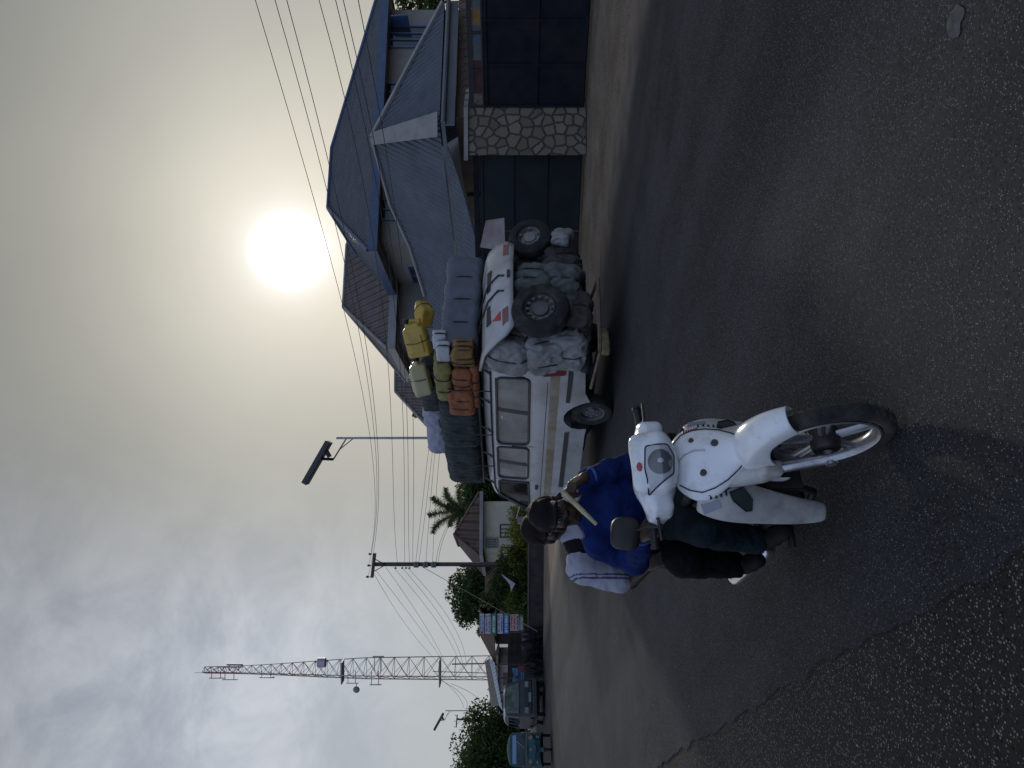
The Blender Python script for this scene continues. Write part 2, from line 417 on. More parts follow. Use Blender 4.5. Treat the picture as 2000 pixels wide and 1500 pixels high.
# broken cloud sheet, bluer and brighter away from the sun
mp=N.new('ShaderNodeMapping'); mp.inputs['Scale'].default_value=(3.4,2.6,4.4); mp.inputs['Rotation'].default_value=(0,.7,0); L.new(dirv,mp.inputs[0])
nz=N.new('ShaderNodeTexNoise'); nz.inputs['Scale'].default_value=2.5; nz.inputs['Detail'].default_value=11; nz.inputs['Roughness'].default_value=.62; nz.inputs['Distortion'].default_value=.35; L.new(mp.outputs[0],nz.inputs[0])
cl=sstep(nz.outputs[0],.30,.70)
blue=cmix(cl,(.375,.41,.475),(.575,.605,.66))
hz=sstep(Z,.02,.34); blue=cmix(hz,(.42,.45,.475),blue)
side=sstep(X,.06,-.34); away=sstep(ang,12,30)
sky=cmix(mth('MULTIPLY',side,away),sky,blue)
n2=N.new('ShaderNodeTexNoise'); n2.inputs['Scale'].default_value=2.6; n2.inputs['Detail'].default_value=6; L.new(dirv,n2.inputs[0])
sky=cmix(1.0,sky,cmix(sstep(n2.outputs[0],.3,.7),(.93,.93,.94),(1.05,1.05,1.045)),'MULTIPLY')
dim=sstep(Z,.30,.60,1.0,.70); cd_=N.new('ShaderNodeCombineColor'); [L.new(dim,cd_.inputs[i]) for i in range(3)]; sky=cmix(1.0,sky,cd_.outputs[0],'MULTIPLY')
# the open sky behind the photographer is blue and bright
sky=cmix(sstep(Yd,.15,-.5),sky,(.42,.54,.80))
# blown-out sun
core=sstep(ang,3.2,.4); sky=cmix(core,sky,(5.0,4.8,4.2))
# clear-air term
ns=N.new('ShaderNodeTexSky'); ns.sky_type='NISHITA'; ns.sun_disc=False; ns.sun_elevation=math.asin(SUN.z); ns.sun_rotation=math.atan2(SUN.x,SUN.y); ns.dust_density=2; ns.air_density=1.0
nb=N.new('ShaderNodeBackground'); L.new(ns.outputs[0],nb.inputs[0]); nb.inputs[1].default_value=.003
ad=N.new('ShaderNodeAddShader'); L.new(sky,bg.inputs[0]); bg.inputs[1].default_value=1.0
L.new(bg.outputs[0],ad.inputs[0]); L.new(nb.outputs[0],ad.inputs[1]); L.new(ad.outputs[0],N['World Output'].inputs[0])

# ================================================================ ground
RD=Vector((-.535,.845,0)); RN=Vector((.845,.535,0))      # along / across the road
N0,N1=.764*K,9.0*K
def rw(t,n,z=0): return RD*t+RN*n+Vector((0,0,z))
def ground_mat(name, base, grain, gscale, glint, bumpd, dust=None, rough=.75, streak=.12, spec=.3, frac=.82):
    m=bpy.data.materials.new(name); m.use_nodes=True; nt=m.node_tree; N=nt.nodes; L=nt.links; b=N['Principled BSDF']
    tc=N.new('ShaderNodeTexCoord'); co=tc.outputs['Object']
    def mr(x,a,b_,c=0,d=1,sm=True):
        n=N.new('ShaderNodeMapRange'); n.interpolation_type='SMOOTHSTEP' if sm else 'LINEAR'; L.new(x,n.inputs[0])
        for i,q in zip((1,2,3,4),(a,b_,c,d)): n.inputs[i].default_value=q
        return n.outputs[0]
    def mx(f,a,c,bl='MIX'):
        n=N.new('ShaderNodeMix'); n.data_type='RGBA'; n.blend_type=bl
        if isinstance(f,float): n.inputs[0].default_value=f
        else: L.new(f,n.inputs[0])
        for i,q in((6,a),(7,c)):
            if isinstance(q,tuple): n.inputs[i].default_value=(*q,1)
            else: L.new(q,n.inputs[i])
        return n.outputs[2]
    nz=N.new('ShaderNodeTexNoise'); nz.inputs['Scale'].default_value=.55; nz.inputs['Detail'].default_value=7; nz.inputs['Roughness'].default_value=.6
    mp=N.new('ShaderNodeMapping'); mp.inputs['Rotation'].default_value=(0,0,math.atan2(RN.y,RN.x)*-1); L.new(co,mp.inputs[0])
    mp2=N.new('ShaderNodeMapping'); mp2.inputs['Scale'].default_value=(1,.12,1); L.new(mp.outputs[0],mp2.inputs[0]); L.new(mp2.outputs[0],nz.inputs[0])
    nb_=N.new('ShaderNodeTexNoise'); nb_.inputs['Scale'].default_value=1.4; nb_.inputs['Detail'].default_value=8; L.new(co,nb_.inputs[0])
    c=mx(mr(nz.outputs[0],.35,.65),tuple(q*(1-streak) for q in base),tuple(q*(1+streak) for q in base))
    c=mx(mr(nb_.outputs[0],.3,.7),c,mx(1.0,c,(.78,.76,.74),'MULTIPLY'))
    st=N.new('ShaderNodeTexNoise'); st.inputs['Scale'].default_value=.42; st.inputs['Detail'].default_value=9; st.inputs['Roughness'].default_value=.7; st.inputs['Distortion'].default_value=.8; L.new(mp2.outputs[0] if False else co,st.inputs[0])
    c=mx(mr(st.outputs[0],.56,.68),c,mx(1.0,c,(.62,.61,.60),'MULTIPLY')); c=mx(mr(st.outputs[0],.42,.34),c,mx(1.0,c,(1.22,1.20,1.16),'MULTIPLY'))
    v=N.new('ShaderNodeTexVoronoi'); v.inputs['Scale'].default_value=gscale; L.new(co,v.inputs['Vector'])
    se=N.new('ShaderNodeSeparateColor'); L.new(v.outputs['Color'],se.inputs[0])
    stone=mr(se.outputs[0],frac-.04,frac+.1); 
    edge=mr(v.outputs['Distance'],.40,.22); mm=N.new('ShaderNodeMath'); mm.operation='MULTIPLY'; L.new(stone,mm.inputs[0]); L.new(edge,mm.inputs[1])
    gcol=mx(se.outputs[1],tuple(q*.55 for q in grain),grain)
    c=mx(mm.outputs[0],c,gcol)
    dk=mr(se.outputs[2],.78,.95); c=mx(dk,c,mx(1.0,c,(.45,.45,.46),'MULTIPLY'))
    if dust:
        col,lo,hi=dust
        dp=N.new('ShaderNodeVectorMath'); dp.operation='DOT_PRODUCT'; dp.inputs[1].default_value=RN; L.new(co,dp.inputs[0])
        ad=N.new('ShaderNodeMath'); ad.operation='MULTIPLY_ADD'; L.new(nb_.outputs[0],ad.inputs[0]); ad.inputs[1].default_value=2.2; L.new(dp.outputs['Value'],ad.inputs[2])
        c=mx(mr(ad.outputs[0],lo+1.1,hi+1.1),c,col)
    L.new(c,b.inputs['Base Color']); b.inputs['Roughness'].default_value=rough; b.inputs['Specular IOR Level'].default_value=spec
    h=N.new('ShaderNodeMath'); h.operation='MULTIPLY_ADD'; L.new(v.outputs['Distance'],h.inputs[0]); h.inputs[1].default_value=-.8
    n3=N.new('ShaderNodeTexNoise'); n3.inputs['Scale'].default_value=gscale*.8; n3.inputs['Detail'].default_value=5; L.new(co,n3.inputs[0]); L.new(n3.outputs[0],h.inputs[2])
    bp=N.new('ShaderNodeBump'); bp.inputs['Strength'].default_value=.8; bp.inputs['Distance'].default_value=bumpd; L.new(h.outputs[0],bp.inputs['Height']); L.new(bp.outputs[0],b.inputs['Normal'])
    return m
m_dirt=ground_mat('dirt',(.18,.145,.112),(.26,.22,.18),38,.3,.008,rough=.95,spec=.1,frac=.86)
m_asph=ground_mat('asphalt',(.041,.0415,.0435),(.27,.268,.26),120,.5,.0016,dust=((.165,.132,.104),N1-1.5,N1+.1),rough=.80,spec=.14,frac=.66,streak=.28)
m_rough=ground_mat('coarse_asphalt',(.034,.029,.024),(.30,.285,.26),78,.5,.005,rough=.8,spec=.15,frac=.46)
g=MB(); g.add([(-700,-120,-.02),(700,-120,-.02),(700,1200,-.02),(-700,1200,-.02)],[(0,1,2,3)]); g.build('ground',m_dirt)['kind']='structure'
def jag(t,amp,sd): return amp*(mnoise.fractal(Vector((t*.55,sd,0)),.8,2.2,4)+.5*mnoise.noise(Vector((t*5,sd,3)))+.22*mnoise.noise(Vector((t*17,sd,6))))
ts=[-40]+frange(-6,14,.04)+frange(14,60,.6)+[90,160,300]
a=[rw(t,N0+jag(t,.07,1.3),0.0) for t in ts]; b=[rw(t,N1+jag(t,.22,7.7),-.012) for t in ts]
q=MB(); n=len(ts); q.add(a+b+[p-Vector((0,0,.03)) for p in a],[(i,i+1,n+i+1,n+i) for i in range(n-1)]+[(2*n+i,2*n+i+1,i+1,i) for i in range(n-1)])
q.build('road',m_asph)['kind']='structure'
q=MB(); b2=[rw(t,-9,-.013) for t in ts]; a2=[rw(t,N0+.2,-.012) for t in ts]
q.add(a2+b2,[(i,i+1,n+i+1,n+i) for i in range(n-1)]); q.build('rough_shoulder',m_rough)['kind']='structure'

# loose stones on the coarse shoulder and the pale blot on the road
rg=np.random.default_rng(21); q=MB()
for i in range(2600):
    t=rg.uniform(.5,9)**1.0; n_=N0-rg.exponential(1.1)-.02
    if rg.random()<.15: n_=N0+rg.exponential(.5)
    p=rw(t*K,n_,0); r=rg.uniform(.0022,.006)*(1.7 if rg.random()<.06 else 1)
    vs=[Vector((math.cos(a)*r*rg.uniform(.7,1.2),math.sin(a)*r*rg.uniform(.7,1.2),rg.uniform(-.2,.2)*r)) for a in(0,1.25,2.5,3.8,5.0)]
    q.add([p+v for v in vs]+[p+Vector((rg.normal()*r*.2,rg.normal()*r*.2,r*.75))],[(k,(k+1)%5,5) for k in range(5)])
m_peb=mat('loose_gravel_stone',(.15,.14,.13),.9,var=.5,scale=60)
q.build('loose_gravel',m_peb,fix=False)['kind']='stuff'
q=MB(); c=gp(1457,1866); c.z=.0015
q.add([c]+[c+Vector((math.cos(a)*.055*(1+.5*mnoise.noise(Vector((a*1.3,2,0)))),math.sin(a)*.05*(1+.6*mnoise.noise(Vector((a*1.3,7,0)))),0)) for a in[2*PI*i/22 for i in range(22)]],[(0,i+1,(i+1)%22+1) for i in range(22)])
q.build('road_stain',mat('pale_blot',(.075,.075,.073),.95,var=.6,scale=30),fix=False)['kind']='structure'
# ================================================================ materials for buildings and plants
m_blueroof=corrugated('blue_roofing',(.068,.083,.106),pitch=.16,var=.15,dirt=(.10,.11,.12))
m_porchroof=corrugated('porch_roofing',(.088,.106,.134),pitch=.17,var=.14,dirt=(.13,.15,.18))
m_brownroof=corrugated('brown_roofing',(.085,.055,.048),pitch=.5,var=.2,dirt=(.06,.05,.05),spec=.15)
m_wingroof=corrugated('grey_roofing',(.12,.10,.095),pitch=.3,var=.2,dirt=(.10,.10,.12))
m_rustroof=corrugated('rusty_roofing',(.125,.08,.058),pitch=.30,var=.55,dirt=(.05,.035,.03),damt=.7,stretch=(3.2,.5,1),spec=.08)
m_flash=mat('zinc_flashing',(.24,.235,.235),.5,.3,.2,3,dirt=(.2,.17,.15),damt=.5)
m_fascia=mat('blue_fascia',(.045,.075,.145),.45,var=.15)
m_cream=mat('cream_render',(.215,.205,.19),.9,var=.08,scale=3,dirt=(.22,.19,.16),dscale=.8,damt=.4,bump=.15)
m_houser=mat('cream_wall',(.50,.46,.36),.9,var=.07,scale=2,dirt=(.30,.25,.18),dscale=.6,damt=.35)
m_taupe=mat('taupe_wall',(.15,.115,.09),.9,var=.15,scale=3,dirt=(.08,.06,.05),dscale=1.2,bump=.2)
m_greywall=mat('grey_block_wall',(.055,.052,.052),.95,var=.2,scale=4,dirt=(.07,.065,.06),dscale=1.5,damt=.6,bump=.3)
m_conc=mat('concrete',(.25,.23,.21),.9,var=.15,scale=5,dirt=(.13,.12,.11),damt=.5,bump=.2)
m_darkglass=mat('dark_window_glass',(.02,.025,.03),.12,var=.2,spec=.5)
m_blueglass=mat('blue_window_frame',(.05,.09,.19),.35,var=.2)
m_gate=mat('navy_gate_steel',(.009,.011,.017),.8,.0,.3,3,dirt=(.02,.018,.018),damt=.5,spec=.15)
m_ggate=mat('dark_green_gate_steel',(.016,.022,.025),.8,.0,.25,2,dirt=(.022,.02,.022),damt=.5,spec=.15)
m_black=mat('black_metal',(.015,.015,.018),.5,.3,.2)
m_wire=mat('wire_rubber',(.02,.02,.022),.6)
m_galv=mat('galvanised_steel',(.33,.32,.36),.5,.6,.12,8)
m_pole=mat('weathered_pole',(.07,.055,.05),.9,var=.25,scale=6)
m_bark=mat('bark',(.07,.05,.038),.95,var=.3,scale=10,bump=.5)

def poly_slab(mb,pts,th,m=0):
    pts=[Vector(p) for p in pts]; n=(pts[1]-pts[0]).cross(pts[2]-pts[0]).normalized()
    if n.z<0: n=-n
    mb.prism(pts,-n*th,m); return mb
A=Vector((.97,.24,0)).normalized(); B=Vector((-A.y,A.x,0)); UP=Vector((0,0,1))
def hip(root, C, a, b, la, lb, z0, z1, sl, sr, mroof, inset=.6, mwall=None, fascia=None, t0=0, capm=None):
    """hip roof whose near-left eave corner is C; ridge along a at half of lb"""
    C=Vector(C); e=lambda s,t,z: C+a*s+b*t+UP*z
    c00,c10,c11,c01=e(0,0,z0),e(la,0,z0),e(la,lb,z0),e(0,lb,z0); r0,r1=e(sl,lb/2,z1),e(la-sr,lb/2,z1)
    q=MB(); q.roofpoly([c00,c10,r1,r0],a); q.roofpoly([c11,c01,r0,r1],a); q.roofpoly([c01,c00,r0],b); q.roofpoly([c10,c11,r1],b)
    q.build('roof',mroof,root)
    cp=MB()
    for p0,p1 in((c00,r0),(c01,r0),(c10,r1),(c11,r1),(r0,r1)): cp.tube([p0+UP*.03,p1+UP*.03],.07,6)
    cp.build('ridge_cap',capm or fascia or mroof,root)
    f=MB(); hh=.26*K
    for p0,p1 in((c00,c10),(c10,c11),(c11,c01),(c01,c00)):
        d=(p1-p0).normalized(); nn=d.cross(UP)
        f.prism([p0+nn*.02+UP*.02,p1+nn*.02+UP*.02,p1+nn*.02-UP*hh,p0+nn*.02-UP*hh],-nn*.05)
    f.build('fascia',fascia,root)
    s=MB(); s.add([p-UP*hh*.8 for p in(c00,c10,c11,c01)],[(0,1,2,3)]); s.build('soffit',m_conc,root)
    i=inset; wl=MB(); w4=[e(i,i,0),e(la-i,i,0),e(la-i,lb-i,0),e(i,lb-i,0)]
    wl.prism(w4,UP*(z0-hh*.8-.01)); wl.build('wall',mwall,root)
    return e
def window(root, O, d, s0, s1, z0, z1, out, frame, glass, mull=1, name='window'):
    """a window in the wall line O + s*d; out = outward normal"""
    f=MB(); P=lambda s,z,o=0: O+d*s+UP*z+out*o; fw=.06
    fr=lambda a0,a1,b0,b1: f.prism([P(a0,b0,.0),P(a1,b0,.0),P(a1,b1,.0),P(a0,b1,.0)],out*.07)
    fr(s0-fw,s1+fw,z1,z1+fw); fr(s0-fw,s1+fw,z0-fw,z0); fr(s0-fw,s0,z0,z1); fr(s1,s1+fw,z0,z1)
    for k in range(mull):
        c=s0+(s1-s0)*(k+1)/(mull+1); fr(c-.025,c+.025,z0,z1)
    o=f.build(name,frame,root)
    g=MB(); g.prism([P(s0,z0,.004),P(s1,z0,.004),P(s1,z1,.004),P(s0,z1,.004)],out*.02); g.build('pane',glass,o); return o
def hit(u,v,P0,d):     # where the sighting (u,v) meets the vertical plane through P0 along d: (s, z)
    ray=Vector(((u-750)/F,1,(1000-v)/F)); n=d.cross(UP); o=Vector((0,0,1.6)); t=(P0-o).dot(n)/ray.dot(n); p=o+ray*t
    return (p-P0).dot(d), p.z

# ---------------------------------------------------------------- the blue-roofed house on the right
house=thing('two_storey_house','large two storey cream house with blue hipped roof behind the stone gate pillar','house')
C0=W(4.2,23.2)
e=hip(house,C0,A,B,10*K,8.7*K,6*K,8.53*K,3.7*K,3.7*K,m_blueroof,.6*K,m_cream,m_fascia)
fw0=C0+A*.6*K+B*.6*K
def win_px(root,O,d,out,u0,u1,v0,v1,frame,glass,mull=1):
    s0,za=hit(u0,v1,O,d); s1,zb=hit(u1,v0,O,d); return window(root,O,d,min(s0,s1),max(s0,s1),min(za,zb),max(za,zb),out,frame,glass,mull)
w1=win_px(house,fw0,A,-B,1408,1446,764,850,m_blueglass,m_darkglass,2)
win_px(house,fw0,A,-B,1288,1334,756,840,m_blueglass,m_darkglass,2)
win_px(house,fw0,A,-B,1072,1108,748,815,m_blueglass,m_darkglass,1)
# an open awning sash on the right window
s0,z0=hit(1447,800,fw0,A); q=MB(); p=fw0+A*s0-B*.07+UP*z0
q.prism([p,p+UP*.7,p+UP*.62-B*.5,p-UP*.02-B*.55],A*.04); q.build('open_shutter',m_blueglass,house)
q=MB(); sw=C0+A*.6*K+B*.6*K
for s,d in((2.2,1.3),(5.0,1.3)): window(house,sw,B,s*K,(s+d)*K,3.9*K,5.1*K,-A,m_blueglass,m_darkglass,1)
# projecting left wing
e2=hip(house,W(1.28,26.5),A,B,5.75*K,4.9*K,5.95*K,8.2*K,2.45*K,.6*K,m_wingroof,.5*K,m_cream,m_flash,capm=m_flash)
ww=W(1.28,26.5)+A*.5*K+B*.5*K
window(house,ww,A,.5*K,1.2*K,3.6*K,4.9*K,-B,m_blueglass,m_darkglass,1)
window(house,ww,B,1.2*K,2.4*K,3.6*K,4.9*K,-A,m_blueglass,m_darkglass,1)

# porch: lower hipped roof in front
ap=at(1232,729,19.4); cn=at(1257,858,17.3); rt=at(1496,868,18.9); lf=at(1000,889,20.6)
t1=at(1100,765,21.3); t2=at(1018,803,22.0); t3=at(922,832,22.8)
rid=at(1330,735,24.0)
q=MB(); q.roofpoly([cn,rt,ap],rt-cn); 
dB=(lf-cn).normalized()
q.roofpoly([lf,cn,ap],dB); q.roofpoly([lf,ap,t1],dB); q.roofpoly([lf,t1,t2],dB); q.roofpoly([lf,t2,t3],dB); q.roofpoly([at(860,897,22.0),lf,t3],dB); q.roofpoly([at(860,897,22.0),t3,at(850,848,23.2)],dB)
rt2=rt+B*6*K; q.roofpoly([rt,rt2,ap+A*1.2*K+B*4*K],B); q.roofpoly([rt,ap+A*1.2*K+B*4*K,ap],B)
q.build('porch_roof',m_porchroof,house)
f=MB()   # broad zinc flashing down the near hip, thinner ones on the other edges
sd=(cn-ap).normalized(); nrm=Vector((-.1,-.6,.8)).normalized(); sx=sd.cross(nrm).normalized()
f.prism([ap-sx*.12+nrm*.05,ap+sx*.22+nrm*.05,cn+sx*.30+nrm*.05,cn-sx*.30+nrm*.05],nrm*.012)
f.tube([ap+UP*.05,(ap+rt)/2+UP*.06,rt+UP*.04],.075,6); f.tube([ap+UP*.05,t1+UP*.04,t2+UP*.04,t3+UP*.04],.06,6)
f.build('roof_flashing',m_flash,house)
f=MB()
def board(p0,p1,h,th=.05,off=.0):
    d=(p1-p0).normalized(); nn=d.cross(UP); nn=nn if nn.y<0 else -nn
    f.prism([p0+nn*off+UP*.0,p1+nn*off,p1+nn*off-UP*h,p0+nn*off-UP*h],-nn*th)
board(cn-UP*.05,rt-UP*.05,.33); board(cn-UP*.04,lf-UP*.04,.1)
f.build('porch_fascia',mat('grey_fascia_board',(.11,.125,.14),.6,var=.15,scale=3,dirt=(.07,.07,.07)),house)
g_=MB(); g_.tube([cn-UP*.1-B*.08,rt-UP*.12-B*.08],.06,8); g_.build('rain_gutter',m_fascia if False else MATS['grey_fascia_board'],house)
q=MB(); pw=cn+A*.55+B*.5; pw.z=0; d2=(rt-cn).normalized()
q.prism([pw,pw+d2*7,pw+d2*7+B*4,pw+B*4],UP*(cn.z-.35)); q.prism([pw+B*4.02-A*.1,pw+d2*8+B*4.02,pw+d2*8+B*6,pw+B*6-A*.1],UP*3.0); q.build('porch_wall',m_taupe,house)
# second, lower lean-to roof under the left eave
q=MB(); l0=at(1214,875,17.7); l1=at(984,897,20.2); l2=at(984,940,19.2); l3=at(1060,925,18.6); l4=at(1150,897,17.9)
q.roofpoly([l0,l1,l2,l3,l4],l1-l0); q.build('lean_to_roof',m_porchroof,house,solid=.02)
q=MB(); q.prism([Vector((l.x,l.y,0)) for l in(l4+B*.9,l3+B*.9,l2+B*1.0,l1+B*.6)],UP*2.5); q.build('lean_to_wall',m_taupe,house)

# ---------------------------------------------------------------- grey roofed building further back
h3=thing('far_building','far brown grey hip roofed building behind the cream house and the roof load','house')
cfl=W(-1.86,33.5); hip(h3,cfl,Vector((1,0,0)),Vector((0,1,0)),7*K,5*K,5.35*K,7.16*K,1.5*K,3*K,m_wingroof,.5*K,m_cream,m_flash,capm=m_flash)

# ---------------------------------------------------------------- boundary: gate, stone pillar, second gate
PL=gp(1290,1144); PR=gp(1197,1144)
gd=(gp(1500,1158)-PL); gd.z=0; gd.normalize(); gn=gd.cross(UP); gn=gn if gn.y<0 else -gn    # towards the road
gate=thing('metal_gate','wide dark navy metal gate with barbed top to the right of the stone pillar','gate',PL)
def lp(s,z,o=0): return gd*s+UP*z+gn*o
LEN=5.2
q=MB(); q.prism([lp(.02,.04),lp(LEN,.04),lp(LEN,2.2),lp(.02,2.2)],-gn*.04)
for s in frange(.02,LEN,.86): q.prism([lp(s,.05,.03),lp(s+.05,.05,.03),lp(s+.05,2.19,.03),lp(s,2.19,.03)],-gn*.028)
for z in(.06,1.05,2.12): q.prism([lp(.03,z,.036),lp(LEN-.02,z,.036),lp(LEN-.02,z+.06,.036),lp(.03,z+.06,.036)],-gn*.03)
q.build('gate_leaf',m_gate,gate)
q=MB()
for z0,z1 in((2.20,2.235),(2.42,2.52)): q.prism([lp(.0,z0,.02),lp(LEN,z0,.02),lp(LEN,z1,.02),lp(0,z1,.02)],-gn*.06)
for s in frange(.0,LEN,.75): q.prism([lp(s,2.235,.01),lp(s+.06,2.235,.01),lp(s+.06,2.42,.01),lp(s,2.42,.01)],-gn*.04)
q.build('top_rail',m_black,gate)
pan=[('yellow',(.36,.20,.06)),('pale',(.36,.36,.33)),('bluegrey',(.13,.17,.22)),('white',(.42,.42,.40)),('grey',(.15,.17,.18)),('brown',(.20,.09,.06)),('maroon',(.09,.03,.03))]
lay=[(.30,.98,6),(1.0,1.30,4),(1.32,1.66,2),(1.68,1.95,0),(2.0,2.5,4),(2.52,2.72,3),(2.75,3.2,2),(3.25,3.55,1),(3.6,4.0,6),(4.05,4.4,0)]
pm={}  # coloured panels added in place of things seen through the gate slots
for s0,s1,k in lay:
    if k not in pm: pm[k]=mat('infill_'+pan[k][0],tuple(q_*.5 for q_ in pan[k][1]),.8,var=.25,scale=9)
    q=MB(); q.prism([lp(s0,2.24,-.01),lp(s1,2.24,-.01),lp(s1,2.415,-.01),lp(s0,2.415,-.01)],-gn*.02); q.build('infill_panel',pm[k],gate)
q=MB()   # coiled barbed wire
pts=[]
for i in range(520):
    t=i/520; a=t*2*PI*34; pts.append(lp(.05+t*(LEN-.1),2.60+.07*math.sin(a),.0+.07*math.cos(a)))
q.tube(pts,.007,4); 
for i in range(0,520,5):
    p=pts[i]; d=Vector((random.uniform(-1,1),random.uniform(-1,1),random.uniform(-1,1))).normalized()*.035; q.tube([p-d,p+d],.004,3)
q.build('barbed_wire',m_black,gate)
# stone pillar
sp_=bpy.data.materials.new('crazy_stone'); sp_.use_nodes=True; nt=sp_.node_tree; N=nt.nodes; L=nt.links; b=N['Principled BSDF']
tc=N.new('ShaderNodeTexCoord'); sx_=N.new('ShaderNodeSeparateXYZ'); L.new(tc.outputs['Object'],sx_.inputs[0]); cx_=N.new('ShaderNodeCombineXYZ'); ma_=N.new('ShaderNodeMath'); ma_.operation='MULTIPLY_ADD'; L.new(sx_.outputs[1],ma_.inputs[0]); ma_.inputs[1].default_value=1.37; L.new(sx_.outputs[0],ma_.inputs[2]); L.new(ma_.outputs[0],cx_.inputs[0]); L.new(sx_.outputs[2],cx_.inputs[1])
mp=N.new('ShaderNodeMapping'); mp.inputs['Scale'].default_value=(4.6,4.1,1); L.new(cx_.outputs[0],mp.inputs[0])
nz=N.new('ShaderNodeTexNoise'); nz.inputs['Scale'].default_value=3; L.new(mp.outputs[0],nz.inputs[0])
dm=N.new('ShaderNodeMix'); dm.data_type='RGBA'; dm.blend_type='LINEAR_LIGHT'; dm.inputs[0].default_value=.12; L.new(mp.outputs[0],dm.inputs[6]); L.new(nz.outputs['Color'],dm.inputs[7])
v1=N.new('ShaderNodeTexVoronoi'); v1.voronoi_dimensions='2D'; v1.feature='DISTANCE_TO_EDGE'; v1.inputs['Randomness'].default_value=.80; L.new(dm.outputs[2],v1.inputs['Vector']); v1.inputs['Scale'].default_value=1
v2=N.new('ShaderNodeTexVoronoi'); v2.voronoi_dimensions='2D'; v2.inputs['Randomness'].default_value=.80; v2.inputs['Scale'].default_value=1; L.new(dm.outputs[2],v2.inputs['Vector'])
mr=N.new('ShaderNodeMapRange'); mr.interpolation_type='SMOOTHSTEP'; mr.inputs[1].default_value=.06; mr.inputs[2].default_value=.105; L.new(v1.outputs['Distance'],mr.inputs[0])
se=N.new('ShaderNodeSeparateColor'); L.new(v2.outputs['Color'],se.inputs[0])
cr=N.new('ShaderNodeMix'); cr.data_type='RGBA'; cr.inputs[6].default_value=(.15,.128,.092,1); cr.inputs[7].default_value=(.25,.215,.16,1); L.new(se.outputs[0],cr.inputs[0])
n5=N.new('ShaderNodeTexNoise'); n5.inputs['Scale'].default_value=9; n5.inputs['Detail'].default_value=6; L.new(mp.outputs[0],n5.inputs[0])
c2=N.new('ShaderNodeMix'); c2.data_type='RGBA'; c2.blend_type='MULTIPLY'; c2.inputs[0].default_value=.5; L.new(cr.outputs[2],c2.inputs[6]); L.new(n5.outputs[0],c2.inputs[7])
c3=N.new('ShaderNodeMix'); c3.data_type='RGBA'; c3.inputs[6].default_value=(.05,.045,.042,1); L.new(c2.outputs[2],c3.inputs[7]); L.new(mr.outputs[0],c3.inputs[0]); L.new(c3.outputs[2],b.inputs['Base Color']); b.inputs['Roughness'].default_value=.9
bp=N.new('ShaderNodeBump'); bp.inputs['Strength'].default_value=.9; bp.inputs['Distance'].default_value=.03; L.new(mr.outputs[0],bp.inputs['Height']); L.new(bp.outputs[0],b.inputs['Normal'])
pil=thing('stone_pillar','square gate pillar faced with pale crazy paving stones and dark joints','pillar',PR)
pw=(PL-PR).length; pd=(PL-PR).normalized()
q=MB(); q.prism([Vector((0,0,0)),pd*pw,pd*pw-gn*.8,-gn*.8],UP*2.55); q.build('shaft',sp_,pil)
q=MB(); q.prism([-pd*.08+gn*.08+UP*2.552,pd*(pw+.08)+gn*.08+UP*2.552,pd*(pw+.08)-gn*.88+UP*2.552,-pd*.08-gn*.88+UP*2.552],UP*.09); q.build('coping',m_conc,pil)
# second gate left of the pillar
g2=thing('metal_gate','plain dark grey green double gate left of the stone pillar behind the van','gate',PR)
hd=(gp(1110,1140)-PR); hd.z=0; hd.normalize(); hn=hd.cross(UP); hn=hn if hn.y<0 else -hn
def l2_(s,z,o=0): return hd*s+UP*z+hn*(o-.25)
for s0,s1 in((.02,1.75),(1.78,3.5)):
    q=MB(); q.prism([l2_(s0,.05),l2_(s1,.05),l2_(s1,2.32),l2_(s0,2.32)],-hn*.05)
    for z in(.07,.8,1.55,2.25): q.prism([l2_(s0+.01,z,.03),l2_(s1-.01,z,.03),l2_(s1-.01,z+.05,.03),l2_(s0+.01,z+.05,.03)],-hn*.028)
    q.build('gate_leaf',m_ggate,g2)
q=MB(); q.prism([l2_(0,2.34,.04),l2_(3.55,2.34,.04),l2_(3.55,2.46,.04),l2_(0,2.46,.04)],-hn*.2); q.build('lintel',m_gate,g2)
wallo=thing('boundary_wall','low dark block wall running on from the green gate behind the van','wall',PR+hd*3.56-hn*.28)
q=MB(); q.prism([Vector((0,0,0)),hd*3.6,hd*3.6-hn*.22,-hn*.22],UP*1.75); q.build('wall_body',m_greywall,wallo)
q=MB(); q.prism([hn*.04+UP*1.752,hd*3.6+hn*.04+UP*1.752,hd*3.6-hn*.26+UP*1.752,-hn*.26+UP*1.752],UP*.1); q.build('coping',m_conc,wallo)
# red and white painted sheet hung on the green gate
m_rw=mat('red_white_paint',(.34,.32,.31),.7,var=.1,dirt=(.17,.03,.03),dscale=1.3,damt=.9)
pb=MB(); c=at(1045,965,14.9); pb.prism([c+Vector((-.38,0,-.24)),c+Vector((.34,.05,-.22)),c+Vector((.28,.05,.18)),c+Vector((-.30,0,.30))],hn*.03)
tag(pb.build('painted_panel',m_rw),'red and white painted sheet metal panel above the open tailgate','panel')
